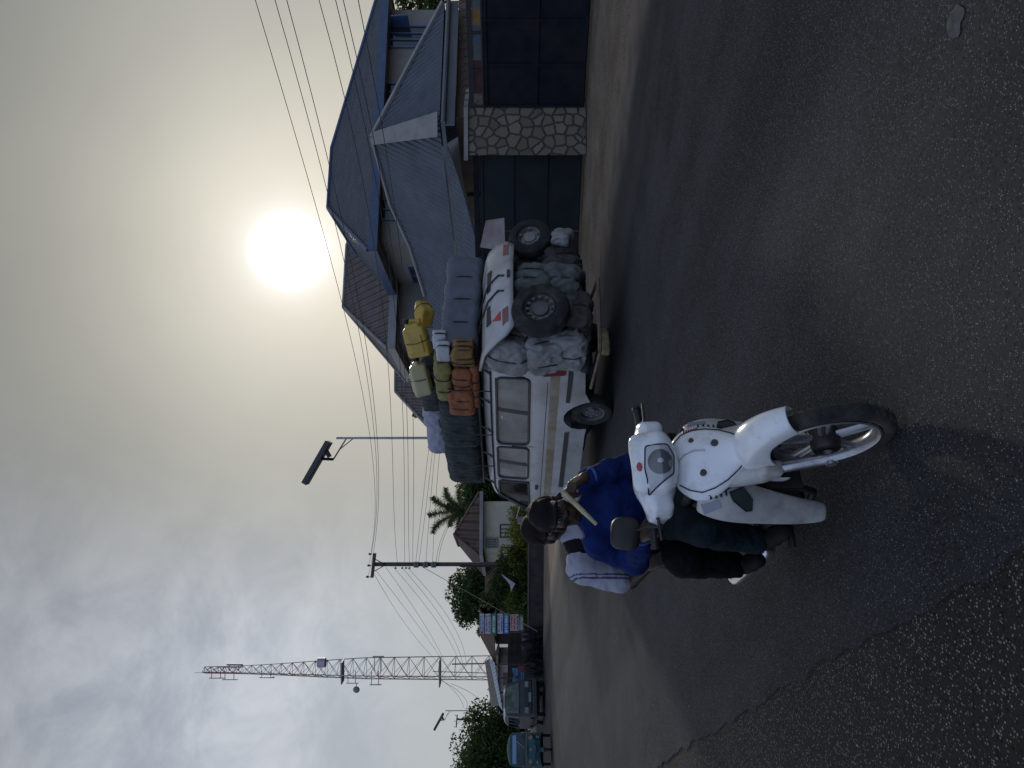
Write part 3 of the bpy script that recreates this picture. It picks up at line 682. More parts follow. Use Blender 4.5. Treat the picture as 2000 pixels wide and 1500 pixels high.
# rubble kerb of soil at the wall foot
# ================================================================ trees and plants
L_dark=leafmat('leaves_dark',(.018,.036,.012),(.070,.105,.028))
L_mid=leafmat('leaves_mid',(.035,.065,.014),(.14,.18,.04))
L_yel=leafmat('leaves_yellow_green',(.085,.115,.012),(.30,.29,.05),2.0,.55)
L_palm=leafmat('palm_leaf',(.025,.04,.014),(.10,.11,.04),1.0)
L_purp=leafmat('leaves_purple',(.025,.025,.035),(.075,.075,.085),2.0)
def leaves(mb,c,r,n,size,flat=.8,shell_=.5,seed=0,m=0):
    rg=np.random.default_rng(seed); c=np.array(c); r=np.array(r)
    d=rg.normal(size=(n,3)); d/=np.linalg.norm(d,axis=1)[:,None]
    rad=(1-shell_*rg.random(n)**1.6); p=c+d*rad[:,None]*r
    for i in range(n):
        nn=Vector(d[i])*.5+Vector(rg.normal(size=3))*.7; nn.normalize(); x,y,_=basis(nn); a=rg.random()*6.3
        s=size*(.6+.8*rg.random()); u=(x*math.cos(a)+y*math.sin(a))*s; v=(y*math.cos(a)-x*math.sin(a))*s*.42
        P=Vector(p[i]); mb.add([P-u,P-v+u*.1,P+u,P+v+u*.1],[(0,1,2,3)],m)
def tree(name,label,cat,base,h,rx,rz,lm,n=40,per=60,size=.16,seed=1,group=None,trunk=True,ry=None,lift=.0,barrel=.0,tr=.14):
    t=thing(name,label,cat,base,0,group); rg=np.random.default_rng(seed); ry=ry or rx
    mb=MB(); cz=h-rz
    for i in range(n):
        d=rg.normal(size=3); d/=np.linalg.norm(d); rr=.45+.5*rg.random()
        c=Vector((d[0]*rx*rr,d[1]*ry*rr,cz+d[2]*rz*rr))
        if c.z<lift+.2: c.z=lift+.2+.3*rg.random()
        cs=(.22+.2*rg.random())*min(rx,rz); leaves(mb,c,(cs*1.25,cs*1.25,cs),int(per*1.9),size*.8,seed=seed*100+i)
    mb.build('crown',lm,t,fix=False)
    if trunk:
        tb=MB(); top=cz+rz*.2; tb.tube([(0,0,-.1),(.05,0,top*.4),(-.03,.05,top)],[tr,tr*.75,tr*.35],8)
        for i in range(7):
            a=rg.random()*6.3; z0=top*(.45+.5*rg.random()); L_=rx*(.5+.3*rg.random())
            tb.tube([(0,0,z0),(math.cos(a)*L_*.5,math.sin(a)*L_*.5,z0+rz*.3),(math.cos(a)*L_,math.sin(a)*L_,z0+rz*.5)],[tr*.4,tr*.25,.02],5)
        tb.build('trunk',m_bark,t)
    return t
def base(u,Y): p=at(u,1000,Y); return Vector((p.x,p.y,0))
# big tree at the far left, behind the three-wheeler
tree('leafy_tree','broad dark green tree behind the teal three wheeler at the edge','tree',base(26,46),5.3*K,2.9*K,2.75*K,L_dark,95,110,.17,3,ry=2.4)
tree('leafy_tree','small lighter green tree beside the distant street lamp pole','tree',base(88,48),3.6*K,1.0*K,1.6*K,L_mid,22,60,.15,5)
tree('leafy_tree','dense round dark tree behind the power pole and signboards','tree',base(343,50),5.75*K,2.1*K,2.5*K,L_dark,80,110,.16,7)
tree('leafy_tree','bright olive tree between the power pole and the brown roof','tree',base(385,50),4.7*K,1.3*K,2.0*K,L_mid,26,70,.15,9)
tree('leafy_tree','small feathery tree behind the rusty roofed kiosk','tree',base(268,50),4.05*K,.9*K,1.7*K,L_mid,30,60,.15,11)
tree('leafy_tree','dark leafy tree behind the front of the loaded van','tree',base(552,45),4.8*K,2.0*K,2.2*K,L_dark,80,110,.16,13)
tree('leafy_tree','thin tree top showing past the slope of the grey far roof','tree',base(690,41),7.15*K,.75*K,1.4*K,L_dark,22,22,.14,15)
tree('leafy_tree','distant tree showing under the eave at the right edge of the house','tree',base(1496,52),9.9*K,1.6*K,2.0*K,L_dark,30,50,.2,17)
# hedges and shrubs in front of the brown house
def shrub(label,u,Y,h,rx,lm,seed,n=26,per=60,size=.10,group=None,name='shrub',ry=None):
    return tree(name,label,'shrub',base(u,Y),h,rx,h*.55,lm,n,per,size,seed,group,trunk=True,ry=ry,lift=.05,tr=.04)
shrub('clipped yellow green hedge under the window of the brown roofed house',432,38,2.15*K,1.35*K,L_yel,21,40,80,.09,name='hedge')
shrub('yellow green bush at the foot of the house nearest the van nose',474,37.6,1.75*K,1.0*K,L_yel,22,30,80,.09,name='hedge')
shrub('dark green bush at the foot of the power pole',392,37.6,2.5*K,.95*K,L_dark,23,34,80,.10)
shrub('tall dark bush in front of the round tree left of the power pole',352,38.6,3.3*K,1.2*K,L_dark,24,44,90,.11)
shrub('light green bush beside the stack of signboards',312,38,2.1*K,.95*K,L_yel,25,34,80,.10)
shrub('mid green bush between the two darker bushes behind the low wall',330,37.4,1.8*K,1.0*K,L_mid,26,30,80,.10)
# spiky purple plants beside the road
def spiky(label,u,Y,h,seed,n=70):
    t=MB(); rg=np.random.default_rng(seed)
    for i in range(n):
        a=rg.random()*6.3; el=.35+1.1*rg.random(); L_=h*(.6+.6*rg.random()); o=Vector((rg.normal()*.25*h,rg.normal()*.2*h,0))
        d=Vector((math.cos(a)*math.cos(el),math.sin(a)*math.cos(el),math.sin(el))); s=d.cross(UP).normalized()*.05*h
        p1=o+d*L_*.55; p2=o+d*L_+Vector((0,0,-.12*L_)); t.add([o-s*.5,o+s*.5,p1+s,p1-s,p2],[(0,1,2,3),(3,2,4)])
    ob=t.build('spiky_plant',L_purp,fix=False); ob.location=base(u,Y); return tag(ob,label,'plant',group='spiky plants along the verge')
spiky('dark purple spiky plant right below the signboards',266,36.6,1.15*K,31)
spiky('dark purple spiky plant in front of the kiosk, tallest of the row',245,36.4,1.45*K,32,90)
spiky('dark purple spiky plant left of the tallest one',224,36.4,1.15*K,33)
spiky('small yellowish spiky plant on the verge near the dark minibus',196,35.8,.9*K,34,50)
# verge grass
g=MB(); rg=np.random.default_rng(5)
for i in range(2600):
    t=rg.uniform(26,48)*K; n_=N1+rg.uniform(4.2,6.5); p=rw(t,n_); h=rg.uniform(.06,.32)*(1 if rg.random()<.8 else 1.5); a=rg.random()*6.3; s=Vector((math.cos(a),math.sin(a),0))*.03
    tip=p+Vector((rg.normal()*.08,rg.normal()*.08,h)); g.add([p-s,p+s,tip],[(0,1,2)])
g.build('verge_grass',L_mid,fix=False)['kind']='stuff'
# palm
pt=thing('palm_tree','short feathery palm tree behind the gable end of the brown roofed house','tree',base(503,49))
pc=Vector((0,0,0)); top=at(503,908,49); hz=top.z
q=MB(); q.tube([(0,0,-.1),(.06,0,hz*.5),(0,0,hz)],[.17,.13,.11],9); q.build('trunk',m_bark,pt)
rg=np.random.default_rng(3)
for (du,dv,drop) in [(-58,-8,26),(-40,-66,16),(-14,-78,12),(24,-70,14),(44,-44,18),(60,-8,26),(38,20,18),(-30,-34,14),(10,-40,10),(-52,22,16),(20,26,12)]:
    e_=Vector((K*du/F*49, rg.uniform(-.9,.9), -K*dv/F*49)); m_=MB(); Np=16; pts=[]
    for i in range(Np+1):
        t=i/Np; p=Vector((0,0,hz))+e_*t+UP*(.55*math.sin(PI*t)*e_.length*.35-drop*.012*t*t); pts.append(p)
    m_.tube(pts,[.028*(1-.8*i/Np) for i in range(Np+1)],4)
    for i in range(2,Np*5):
        t=i/(Np*5); k=min(int(t*Np),Np-1); p=pts[k].lerp(pts[k+1],t*Np-k); d=(pts[k+1]-pts[k]).normalized()
        for sd in(-1,1):
            x=d.cross(Vector((rg.normal()*.3,1,rg.normal()*.3))).normalized()*sd; L_=(.62-.3*t)*(.8+.4*rg.random())*(1-.4*abs(t-.5))
            tip=p+(x*.75+d*.55+Vector((0,rg.normal()*.3,-.25))).normalized()*L_; s=d*.028
            m_.add([p-s,p+s,tip],[(0,1,2)])
    m_.build('frond',L_palm,pt,fix=False)

# ================================================================ brown roofed house
bh=thing('bungalow','small cream bungalow with brown corrugated roof and dark window frames','house')
c00=at(417,936,40.0); c10=at(540,936.5,40.6); c01=at(376,943,45.6); r1=at(457,888,43.0); r0=at(434,896,46.6)
c10.z=c01.z=c00.z; c11=c10+(c01-c00); r0.z=r1.z
bd=(c10-c00); la=bd.length; bd.normalize(); bn=(c01-c00).normalized(); bl=(c01-c00).length
q=MB(); q.roofpoly([c00,c10,r1],bd); q.roofpoly([c01,c00,r1,r0],bn); q.roofpoly([c10,c11,r0,r1],bn); q.roofpoly([c11,c01,r0],bd); q.build('roof',m_brownroof,bh)
q=MB(); q.tube([r0+UP*.03,r1+UP*.03],.09,6); q.tube([c00+UP*.03,r1+UP*.03],.07,6); q.tube([c10+UP*.03,r1+UP*.03],.06,6); q.build('ridge_cap',m_brownroof,bh)
q=MB(); 
for p0,p1 in((c00,c10),(c10,c11),(c01,c00)):
    d=(p1-p0).normalized(); nn=d.cross(UP); q.prism([p0+nn*.03,p1+nn*.03,p1+nn*.03-UP*.2,p0+nn*.03-UP*.2],-nn*.05)
q.build('fascia',m_flash,bh)
wp=c00+bd*.45+bn*.45; wp.z=0; q=MB(); q.prism([wp,wp+bd*(la-.9),wp+bd*(la-.9)+bn*(bl-.9),wp+bn*(bl-.9)],UP*(c00.z-.08)); q.build('wall',m_houser,bh)
def wpx(u0,u1,v0,v1,fr,gl,mu): return win_px(bh,wp,bd,Vector((bd.y,-bd.x,0)),u0,u1,v0,v1,fr,gl,mu)
wpx(431,448,950,970,m_conc,m_darkglass,3); wpx(408,430,980,1000,m_black,m_houser,1); wpx(452,474,978,1000,m_black,m_houser,2)
m_lowwall=mat('dark_low_wall',(.035,.034,.034),.95,var=.25,scale=4,dirt=(.06,.055,.045),dscale=1.5,spec=.1); m_lowcap=mat('dark_coping',(.075,.065,.055),.9,var=.2)  # low wall in dark grey with mottled patches, coping a little lighter
lw=thing('boundary_wall','low dark wall with pale coping along the verge below the hedge','wall')
wa=at(520,1040,34.6); wb=at(255,1036,36.3); wa.z=wb.z=0; d=(wb-wa).normalized(); nn=d.cross(UP)
q=MB(); q.prism([wa,wb,wb+nn*.2,wa+nn*.2],UP*.72); q.build('wall_body',m_lowwall,lw)
q=MB(); q.prism([wa+UP*.723-nn*.04,wb+UP*.723-nn*.04,wb+UP*.723+nn*.24,wa+UP*.723+nn*.24],UP*.07); q.build('coping',m_lowcap,lw)
# grey sheet leaning in the bushes
q=MB(); q.prism([at(432-20,980,29),at(394,1000,28.8),at(392,1007,28.8)],Vector((0,.03,0))); 
q=MB(); q.prism([at(380,978,36.4),at(358,996,36.3),at(344,998,36.3),at(360,1006,36.3)],Vector((0,.03,0)))
tag(q.build('leaning_sheet',m_galv),'pale grey metal sheet leaning among the bushes behind the low wall','metal sheet')
# long low building behind the signboards
lb=thing('outbuilding','long low building with a rusty red roof behind the bushes and signboards','building')
o=at(262,1000,45); o.z=0; d=Vector((.96,-.28,0)).normalized(); n_=Vector((-d.y,d.x,0)); 
q=MB(); q.prism([o,o+d*5.4,o+d*5.4+n_*4,o+n_*4],UP*2.45); q.build('wall',m_taupe,lb)
q=MB(); q.roofpoly([o-d*.2-n_*.4+UP*2.46,o+d*5.7-n_*.4+UP*2.46,o+d*5.7+n_*2+UP*3.4,o-d*.2+n_*2+UP*3.4],d); q.roofpoly([o+d*5.7+n_*4.4+UP*2.46,o-d*.2+n_*4.4+UP*2.46,o-d*.2+n_*2+UP*3.4,o+d*5.7+n_*2+UP*3.4],d); q.build('roof',m_rustroof,lb,solid=.03)

# ================================================================ signboards on one pair of posts
m_sw=mat('sign_white',(.40,.41,.45),.5,var=.08,scale=5); m_sg=mat('sign_green',(.02,.17,.11),.5); m_sb=mat('sign_blue',(.04,.13,.36),.5); m_sp=mat('sign_pink',(.36,.29,.28),.6); m_st=mat('sign_teal',(.05,.12,.14),.6)
m_ink=mat('sign_ink',(.06,.08,.2),.6); m_inkr=mat('sign_red_ink',(.28,.03,.04),.6); m_inkw=mat('sign_white_ink',(.45,.5,.5),.6)
ss=thing('signpost','tall pair of posts carrying a column of stacked signboards','sign post',base(282,36.5))
q=MB(); H=at(282,936,36.5).z
for s in(-.45,.45): q.cyl((s*K,0.05,-.1),(s*K,0.05,H),.03,n=8)
q.build('post',m_pole,ss)
boards=[(937,945.5,m_sw,m_ink,'white signboard with a small red emblem, topmost on the sign posts'),(948,958,m_sw,m_ink,'white signboard with blue lettering, second from the top'),
 (960,969,m_sg,m_inkw,'green signboard with one line of white lettering'),(972,982,m_sw,m_ink,'white signboard with two dark lines in a frame, below the green one'),(984,993.5,m_sb,m_inkw,'blue signboard with white lettering on the sign posts'),
 (996.5,1013,m_sp,m_inkr,'faded pinkish signboard, largest on the sign posts'),(1014.5,1022,m_st,m_inkw,'lowest teal signboard on the sign posts')]
rg=np.random.default_rng(8)
for i,(v0,v1,mb_,mi,lab) in enumerate(boards):
    b0=at(282,v1,36.5); z0,z1=b0.z,at(282,v0,36.5).z; hw=.49*K if i<5 else .41*K
    sg=thing('signboard',lab,'sign',(b0.x+(0 if i<5 else .06),b0.y,z0),0,'signboards stacked on the sign posts')
    h=z1-z0; q=MB(); q.box((0,-.01,h/2),(2*hw,.03,h)); q.build('board',mb_,sg)
    q=MB()
    for r in range(1 if i in(2,4) else (2 if i<5 else 3)):
        nr=1 if i in(2,4) else (2 if i<5 else 3); zc=h*(r+.5)/nr; x=-hw*.86
        while x<hw*.8:
            wd=rg.uniform(.03,.075); q.box((x+wd/2,-.028,zc),(wd*.8,.006,h/nr*.5)); x+=wd+(.04 if rg.random()<.3 else .0)
    q.build('lettering',mi,sg)
    if i==0: q=MB(); q.cyl((-hw*.88,-.026,h/2),(-hw*.88,-.034,h/2),.06,n=12); q.build('emblem',m_inkr,sg)

# ================================================================ kiosk with rusty roof
kz=thing('kiosk','dark barred kiosk under a rusty striped roof left of the signboards','kiosk')
o=at(212,1000,40.5); o.z=0; d=(at(268,1000,38.4)-at(212,1000,40.5)); d.z=0; L_=d.length; d.normalize(); n_=Vector((-d.y,d.x,0))
ze=at(240,967,39).z; zr=at(240,938,40.5).z
q=MB(); q.roofpoly([o-n_*.3+UP*ze,o+d*L_-n_*.3+UP*ze,o+d*L_+n_*1.4+UP*zr,o+n_*1.4+UP*zr],d); q.roofpoly([o+d*L_+n_*3.4+UP*ze,o+n_*3.4+UP*ze,o+n_*1.4+UP*zr,o+d*L_+n_*1.4+UP*zr],d); q.build('roof',m_rustroof,kz,solid=.04)
q=MB(); q.prism([o+d*.1+n_*.2,o+d*(L_-.1)+n_*.2,o+d*(L_-.1)+n_*3,o+d*.1+n_*3],UP*1.05); q.build('lower_wall',m_taupe,kz)
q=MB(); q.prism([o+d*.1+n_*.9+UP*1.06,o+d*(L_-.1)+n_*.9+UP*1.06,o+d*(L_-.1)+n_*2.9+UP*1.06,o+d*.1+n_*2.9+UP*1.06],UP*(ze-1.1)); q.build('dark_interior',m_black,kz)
q=MB()
for s in frange(.12,L_-.08,.11): q.cyl(o+d*s+n_*.22+UP*1.05,o+d*s+n_*.22+UP*(ze-.02),.012,n=5)
for z in(1.4,1.75): q.cyl(o+d*.1+n_*.22+UP*z,o+d*(L_-.1)+n_*.22+UP*z,.012,n=5)
q.build('window_bars',m_pole,kz)
# sheds to the left of the kiosk: long canopy sheet catching the light
sh=thing('roadside_shed','dark roadside shed with a long bright sheet metal canopy beside the tower foot','shed')
s0=at(206,966,39.5); s1=at(112,984,38.0); s0b=at(208,957,42); s1b=at(120,968,42); s1.z=at(112,982,38).z
m_pale=corrugated('pale_sheet',(.42,.48,.54),.2,.1,.4)
q=MB(); q.roofpoly([s1,s0,s0+UP*.32+Vector((0,.6,0)),s1+UP*.20+Vector((0,.6,0))],s0-s1); q.build('canopy',m_pale,sh,solid=.03)
q=MB(); q.roofpoly([s1+Vector((0,.65,.2)),s0+Vector((0,.65,.3)),s0b+UP*.3,s1b+UP*.25],s0-s1); q.build('roof',m_wingroof,sh,solid=.03)
w0=Vector((s1.x,s1.y+1.2,0)); w1_=Vector((s0.x,s0.y+1.2,0)); q=MB(); q.prism([w0,w1_,w1_+Vector((0,3,0)),w0+Vector((0,3,0))],UP*1.85); q.build('wall',m_greywall,sh)
q=MB()
for t in(.05,.35,.65,.95): p=s1.lerp(s0,t)+Vector((0,.1,0)); q.cyl((p.x,p.y,0),(p.x,p.y,p.z-.02),.04,n=6)
q.build('post',m_pole,sh)
h5=thing('roadside_house','small pinkish house with a dark roof behind the shed','house'); p0=at(116,1000,46); p0.z=0
e1,e2,e3,e4=[p0+Vector(v) for v in((0,0,0),(2.9,.3,0),(2.8,3.6,0),(0,3.6,0))]
q=MB(); q.prism([e1,e2,e3,e4],UP*2.5); q.build('wall',m_sp,h5)
zz=UP*2.51; o1,o2,o3,o4=[p+zz+Vector(v) for p,v in((e1,(-.3,-.4,0)),(e2,(.3,-.4,0)),(e3,(.3,.4,0)),(e4,(-.3,.4,0)))]; r0_=p0+Vector((1.2,1.9,3.2)); r1_=p0+Vector((1.8,1.95,3.2))
q=MB(); q.roofpoly([o1,o2,r1_,r0_],(1,0,0)); q.roofpoly([o4,o1,r0_],(0,1,0)); q.roofpoly([o2,o3,r1_],(0,1,0)); q.roofpoly([o3,o4,r0_,r1_],(1,0,0)); q.build('roof',m_wingroof,h5,solid=.03)
q=MB(); q.prism([p0+Vector((1.5,.14,1.2)),p0+Vector((2.3,.22,1.2)),p0+Vector((2.3,.22,2.2)),p0+Vector((1.5,.14,2.2))],Vector((0,.03,0))); q.build('window',m_taupe,h5)
# drinks stall of stacked crates
m_cb=mat('crate_blue',(.08,.20,.36),.5,var=.2); m_cr=mat('crate_red',(.26,.03,.04),.5,var=.2)
for (u,v0,v1,wd,m_,lab) in[(182,1000,1012,.62,m_cb,'blue crate, upper of two stacked beside the dark minibus'),(182,1012.5,1024,.62,m_cb,'blue crate, lower of two stacked beside the dark minibus'),(194,1012,1022,.25,m_cr,'small red crate standing beside the blue crates')]:
    b0=at(u,v1,36); h=at(u,v0,36).z-b0.z; cr_=thing('crate',lab,'crate',(b0.x,b0.y,b0.z),.3,'crates stacked by the shed')
    q=MB(); q.box((0,0,h*.04),(wd,.4,h*.06)); 
    for a,b_,c_,dd in((-wd/2,0,.03,.4),(wd/2,0,.03,.4)): q.box((a,b_,h*.5),(c_,dd,h*.95))
    for y in(-.2,.2): 
        for z in(.2,.5,.8): q.box((0,y,h*z),(wd,.025,h*.2))
    q.build('slatted_body',m_,cr_); q=MB(); q.box((0,-.225,h*.85),(wd*.4,.02,h*.1)); q.build('handle',m_black,cr_)
b0=at(186,1024,36); st=thing('low_bench','low dark wooden bench under the crates','bench',(b0.x,b0.y,0),.3)
q=MB(); q.box((0,0,b0.z-.03),(1.0,.5,.055)); q.build('bench_top',m_pole,st); 
for x in(-.45,.45):
    for y in(-.2,.2): q=MB(); q.box((x,y,(b0.z-.06)/2),(.06,.06,b0.z-.06)); q.build('leg',m_pole,st)

# ================================================================ lattice telecom tower
TW=thing('lattice_tower','tall red and white three legged lattice telecom tower with antennas','tower',base(190,92))
m_tr=mat('tower_red',(.17,.035,.035),.6,var=.2); m_tw=mat('tower_white',(.28,.28,.29),.6,var=.1); m_ant=mat('antenna_grey',(.16,.16,.18),.5,var=.1)
HT=at(185,398,92).z; 
def half(z):
    t=z/HT
    return float(np.interp(t,[0,.5,.66,.78,.9,1],[1.62,1.36,1.0,.70,.48,.40]))*K
th0=[.5,.5+2*PI/3,.5+4*PI/3]
def leg(k,z): r=half(z)*1.13; return Vector((r*math.cos(th0[k]),r*math.sin(th0[k]),z))
nb=26; zs=[0]; 
for i in range(nb): zs.append(zs[-1]+ (1.55-1.0*i/nb))
zs=[z*HT/zs[-1] for z in zs]
bands=[(0,5,m_tw),(5,9,m_tr),(9,13,m_tw),(13,17,m_tr),(17,21,m_tw),(21,26,m_tr)]
for i0,i1,m_ in bands:
    q=MB()
    for i in range(i0,i1):
        za,zb=zs[i],zs[i+1]
        for k in range(3):
            j=(k+1)%3; q.cyl(leg(k,za),leg(k,zb),.065 if i<14 else .05,n=5); q.cyl(leg(k,za),leg(j,zb),.030,n=4); q.cyl(leg(j,za),leg(k,zb),.030,n=4); q.cyl(leg(k,zb),leg(j,zb),.030,n=4)
    q.build('lattice_section',m_,TW)
q=MB(); q.tube([leg(0,0)*.5+UP*0,leg(0,zs[9])*.5],.09,5); q.tube([leg(1,zs[5])*.3,leg(1,HT*.95)*.3],.05,5); q.build('cable_ladder',m_pole,TW)
q=MB(); q.cyl((-.25,0,HT-.3),(-.25,0,HT+1.2),.03,n=6); q.build('lightning_rod',m_ant,TW)
def antenna(du,v0,v1,w_=.16,arm=True):
    zt=at(185,v0,92).z; zb=at(185,v1,92).z; x=K*du/F*92; q=MB(); q.box((x,0,(zt+zb)/2),(w_,.18,zt-zb))
    if arm:
        for z in(zb+.25*(zt-zb),zb+.85*(zt-zb)): q.cyl((x,0,z),(0,0,z),.05,n=5)
    return q.build('antenna',m_ant,TW)
antenna(12,443,474,.22); antenna(-14,409,438,.12); antenna(-17,435,464,.12); antenna(-13,507,536,.12); antenna(8,430,470,.2); antenna(-24,676,700,.1); antenna(-27,722,745,.12); antenna(28,728,750,.14)
q=MB(); p=at(207,629,92)-TW.location; q.cyl((p.x,-.2,p.z-.5),(p.x,-.2,p.z+.5),.62,n=18); q.build('drum_antenna',m_galv,TW)
q=MB(); p=at(153,696,92)-TW.location; q.ell((p.x,0,p.z),(.45,.2,.45),nu=14,nv=8); q.cyl((p.x,0,p.z),(p.x+.9,0,p.z),.05,n=6); q.build('dish_antenna',m_ant,TW)
for v in(670,860): 
    z=at(185,v,92).z; q=MB(); r=half(z)*1.1; q.box((0,-r*.2,z),(2*r,r,.16)); q.build('platform',m_ant,TW)

# ================================================================ street lamps
m_solar=mat('solar_panel_back',(.018,.018,.022),.4)
def lamp(label,u,Y,dirx=1):
    b0=base(u,Y); t=thing('street_lamp',label,'street lamp',b0,0,'solar street lamps'); k=K*30/F; H=1.6+343*k
    q=MB(); q.cyl((0,0,-.05),(0,0,H),.058*K,.05*K,n=10); q.build('pole',m_galv,t)
    arm=MB(); e_=Vector((-40*k,-.35,H+2*k)); a0=Vector((0,0,H-20*k)); a1=Vector((0,0,H-34*k)); arm.tube([a0,e_],.032,6); arm.tube([a1,a0.lerp(e_,.55)],.022,6); arm.build('bracket',m_galv,t)
    L0=Vector((-8*k,-.5,H+4*k)); L1=Vector((-88*k,-.6,H+49*k)); dx=(L1-L0).normalized(); q=MB()
    sd=dx.cross(UP).normalized(); upv=sd.cross(dx)
    q.prism([L0-sd*.26,L1-sd*.26,L1+sd*.26,L0+sd*.26],upv*.24); o=q.build('lamp_head',m_solar,t,bevel=.03)
    q=MB(); q.cyl(e_,L0.lerp(L1,.38),.06,n=8); q.box(L0.lerp(L1,.22)-upv*.06,(.4,.3,.12),Matrix.Rotation(-.5,3,'Y')); q.build('mount',m_black,t)
    return t
lamp('tall solar street lamp with slanted dark panel rising behind the van load',644.5,30)
lamp('distant solar street lamp with slanted panel beyond the dark minibus',112,79)

# ================================================================ power poles
m_ins=mat('insulator',(.05,.02,.06),.3); m_meter=mat('meter_box',(.12,.13,.14),.6)
def pole(label,u,Y,vt,wd,arm,boxes):
    b0=base(u,Y); t=thing('power_pole',label,'power pole',b0,0,'wooden power poles'); H=at(u,vt,Y).z; kk=K*Y/F
    q=MB(); q.box((0,0,H/2-.05),(wd,wd*.8,H+.1)); q.build('pole_shaft',m_pole,t,bevel=.02)
    a0=Vector(((arm[0]-u)*kk,-.02,H+(vt-arm[1])*kk)); a1=Vector(((arm[2]-u)*kk,-.12,H+(vt-arm[3])*kk))
    q=MB(); d=(a1-a0).normalized(); q.prism([a0-UP*.09-Vector((0,.14,0)),a1-UP*.09-Vector((0,.14,0)),a1+UP*.07-Vector((0,.14,0)),a0+UP*.07-Vector((0,.14,0))],Vector((0,.12,0))); q.build('crossarm',m_pole,t)
    q=MB(); q.tube([a0.lerp(a1,.22)-Vector((0,.08,0)),(0,-.12,H-.9*wd*4)],.025,5); q.tube([a0.lerp(a1,.78)-Vector((0,.08,0)),(0,-.12,H-.9*wd*4)],.025,5); q.build('brace',m_black,t)
    for f_ in(.03,.5,.97):
        p=a0.lerp(a1,f_)-Vector((0,.08,0)); q=MB(); q.cyl(p,p+UP*.2,.015,n=5); q.lathe([(.0,.16),(.07,.18),(.05,.22),(.075,.26),(.03,.32),(0,.33)],p,(0,0,1),10); q.build('insulator',m_ins,t)
    for dv in boxes[0]:
        q=MB(); z=H-dv*kk; q.lathe([(0,-.05),(.05,-.05),(.035,0),(.05,.05),(0,.05)],(-wd*.5-.1,-.05,z),(0,0,1),8); q.cyl((-wd*.5-.1,-.05,z),(-wd*.4,-.05,z),.015,n=5); q.build('insulator',m_ins,t)
    for dv in boxes[1]:
        z=H-dv*kk; q=MB(); q.box((.03,-wd*.4-.11,z),(.30,.2,.27)); o=q.build('meter_box',m_meter,t,bevel=.02)
        q=MB(); q.box((-.04,-wd*.4-.22,z),(.07,.02,.08)); q.box((.10,-wd*.4-.22,z),(.07,.02,.08)); q.build('meter_dial',m_black,o)
    if boxes[1]:
        q=MB(); q.cyl((-.09,-.12,H-170*kk),(-.09,-.12,.1),.035,n=6); q.build('conduit',m_black,t)
    return t,a0+b0,a1+b0
p1,pa0,pa1=pole('wooden power pole with crossarm and three meter boxes in front of the bungalow',398,37.5,728,.19*K,(373,727,421,733),((45,58,65,72),(86,104,120)))
p2,pb0,pb1=pole('far thin power pole with crossarm above the tree at the left edge',95,100,892,.2*K,(80,891,105,893),((20,),()))
p2.location.x+=0

# ================================================================ wires strung from pole to pole
def wire(label,pts,P0,P1,r=.0088,group='overhead power lines'):
    """pts: sightings along the wire; it hangs in the vertical plane through plan points P0-P1"""
    P0=Vector((P0[0],P0[1],0)); d=(Vector((P1[0],P1[1],0))-P0); L_=d.length; d.normalize()
    c=[hit(u,v,P0,d) for u,v in pts]; c.sort()
    S_=[q[0] for q in c]; Zs=[q[1] for q in c]
    deg=min(len(c)-1,2 if len(c)<5 else 3); co=np.polyfit(S_,Zs,deg); q=MB(); n=26
    q.tube([P0+d*(S_[0]+(S_[-1]-S_[0])*i/n)+UP*float(np.polyval(co,S_[0]+(S_[-1]-S_[0])*i/n)) for i in range(n+1)],r,4)
    return tag(q.build('power_line',m_wire),label,'power line',group)
Q0=(base(398,37.5).x,base(398,37.5).y); Q1=(W(9.5,12).x,W(9.5,12).y)
def xy(v): return (v.x,v.y)
pin=lambda k: (lambda p:(p.x,p.y))(pa0.lerp(pa1,k))
wire('topmost overhead line running from the pole past the sun to the corner',[(421,725),(560,729),(650,724),(830,690),(1100,612),(1300,558),(1502,500)],pin(.97),(Q1[0]+.6,Q1[1]+.5))
wire('second overhead line from the crossarm, below the topmost one',[(400,722),(540,732),(650,735),(830,710),(1100,638),(1300,592),(1502,541)],pin(.5),Q1)
wire('third overhead line from the crossarm, passing just above the ridge',[(376,720),(530,736),(650,740),(830,717),(1100,656),(1300,610),(1502,564)],pin(.03),(Q1[0]-.6,Q1[1]-.5))
for j,(ve,vm,v0,lab) in enumerate([(619,768,777,'upper line of the lower four, nearest the roof ridge'),(649,790,791,'second line of the lower four crossing above the blue roof'),(663,798,800,'third line of the lower four crossing above the blue roof'),(689,809,806,'lowest of the four lines crossing above the blue roof')]):
    wire(lab,[(398,v0),(520,vm-1),(650,vm),(830,vm-13-(ve-619)*.0),(1100,(ve+vm)/2+16),(1300,ve+66),(1502,ve)],(Q0[0],Q0[1]-.1),(Q1[0]-.3*j,Q1[1]-.3*j))
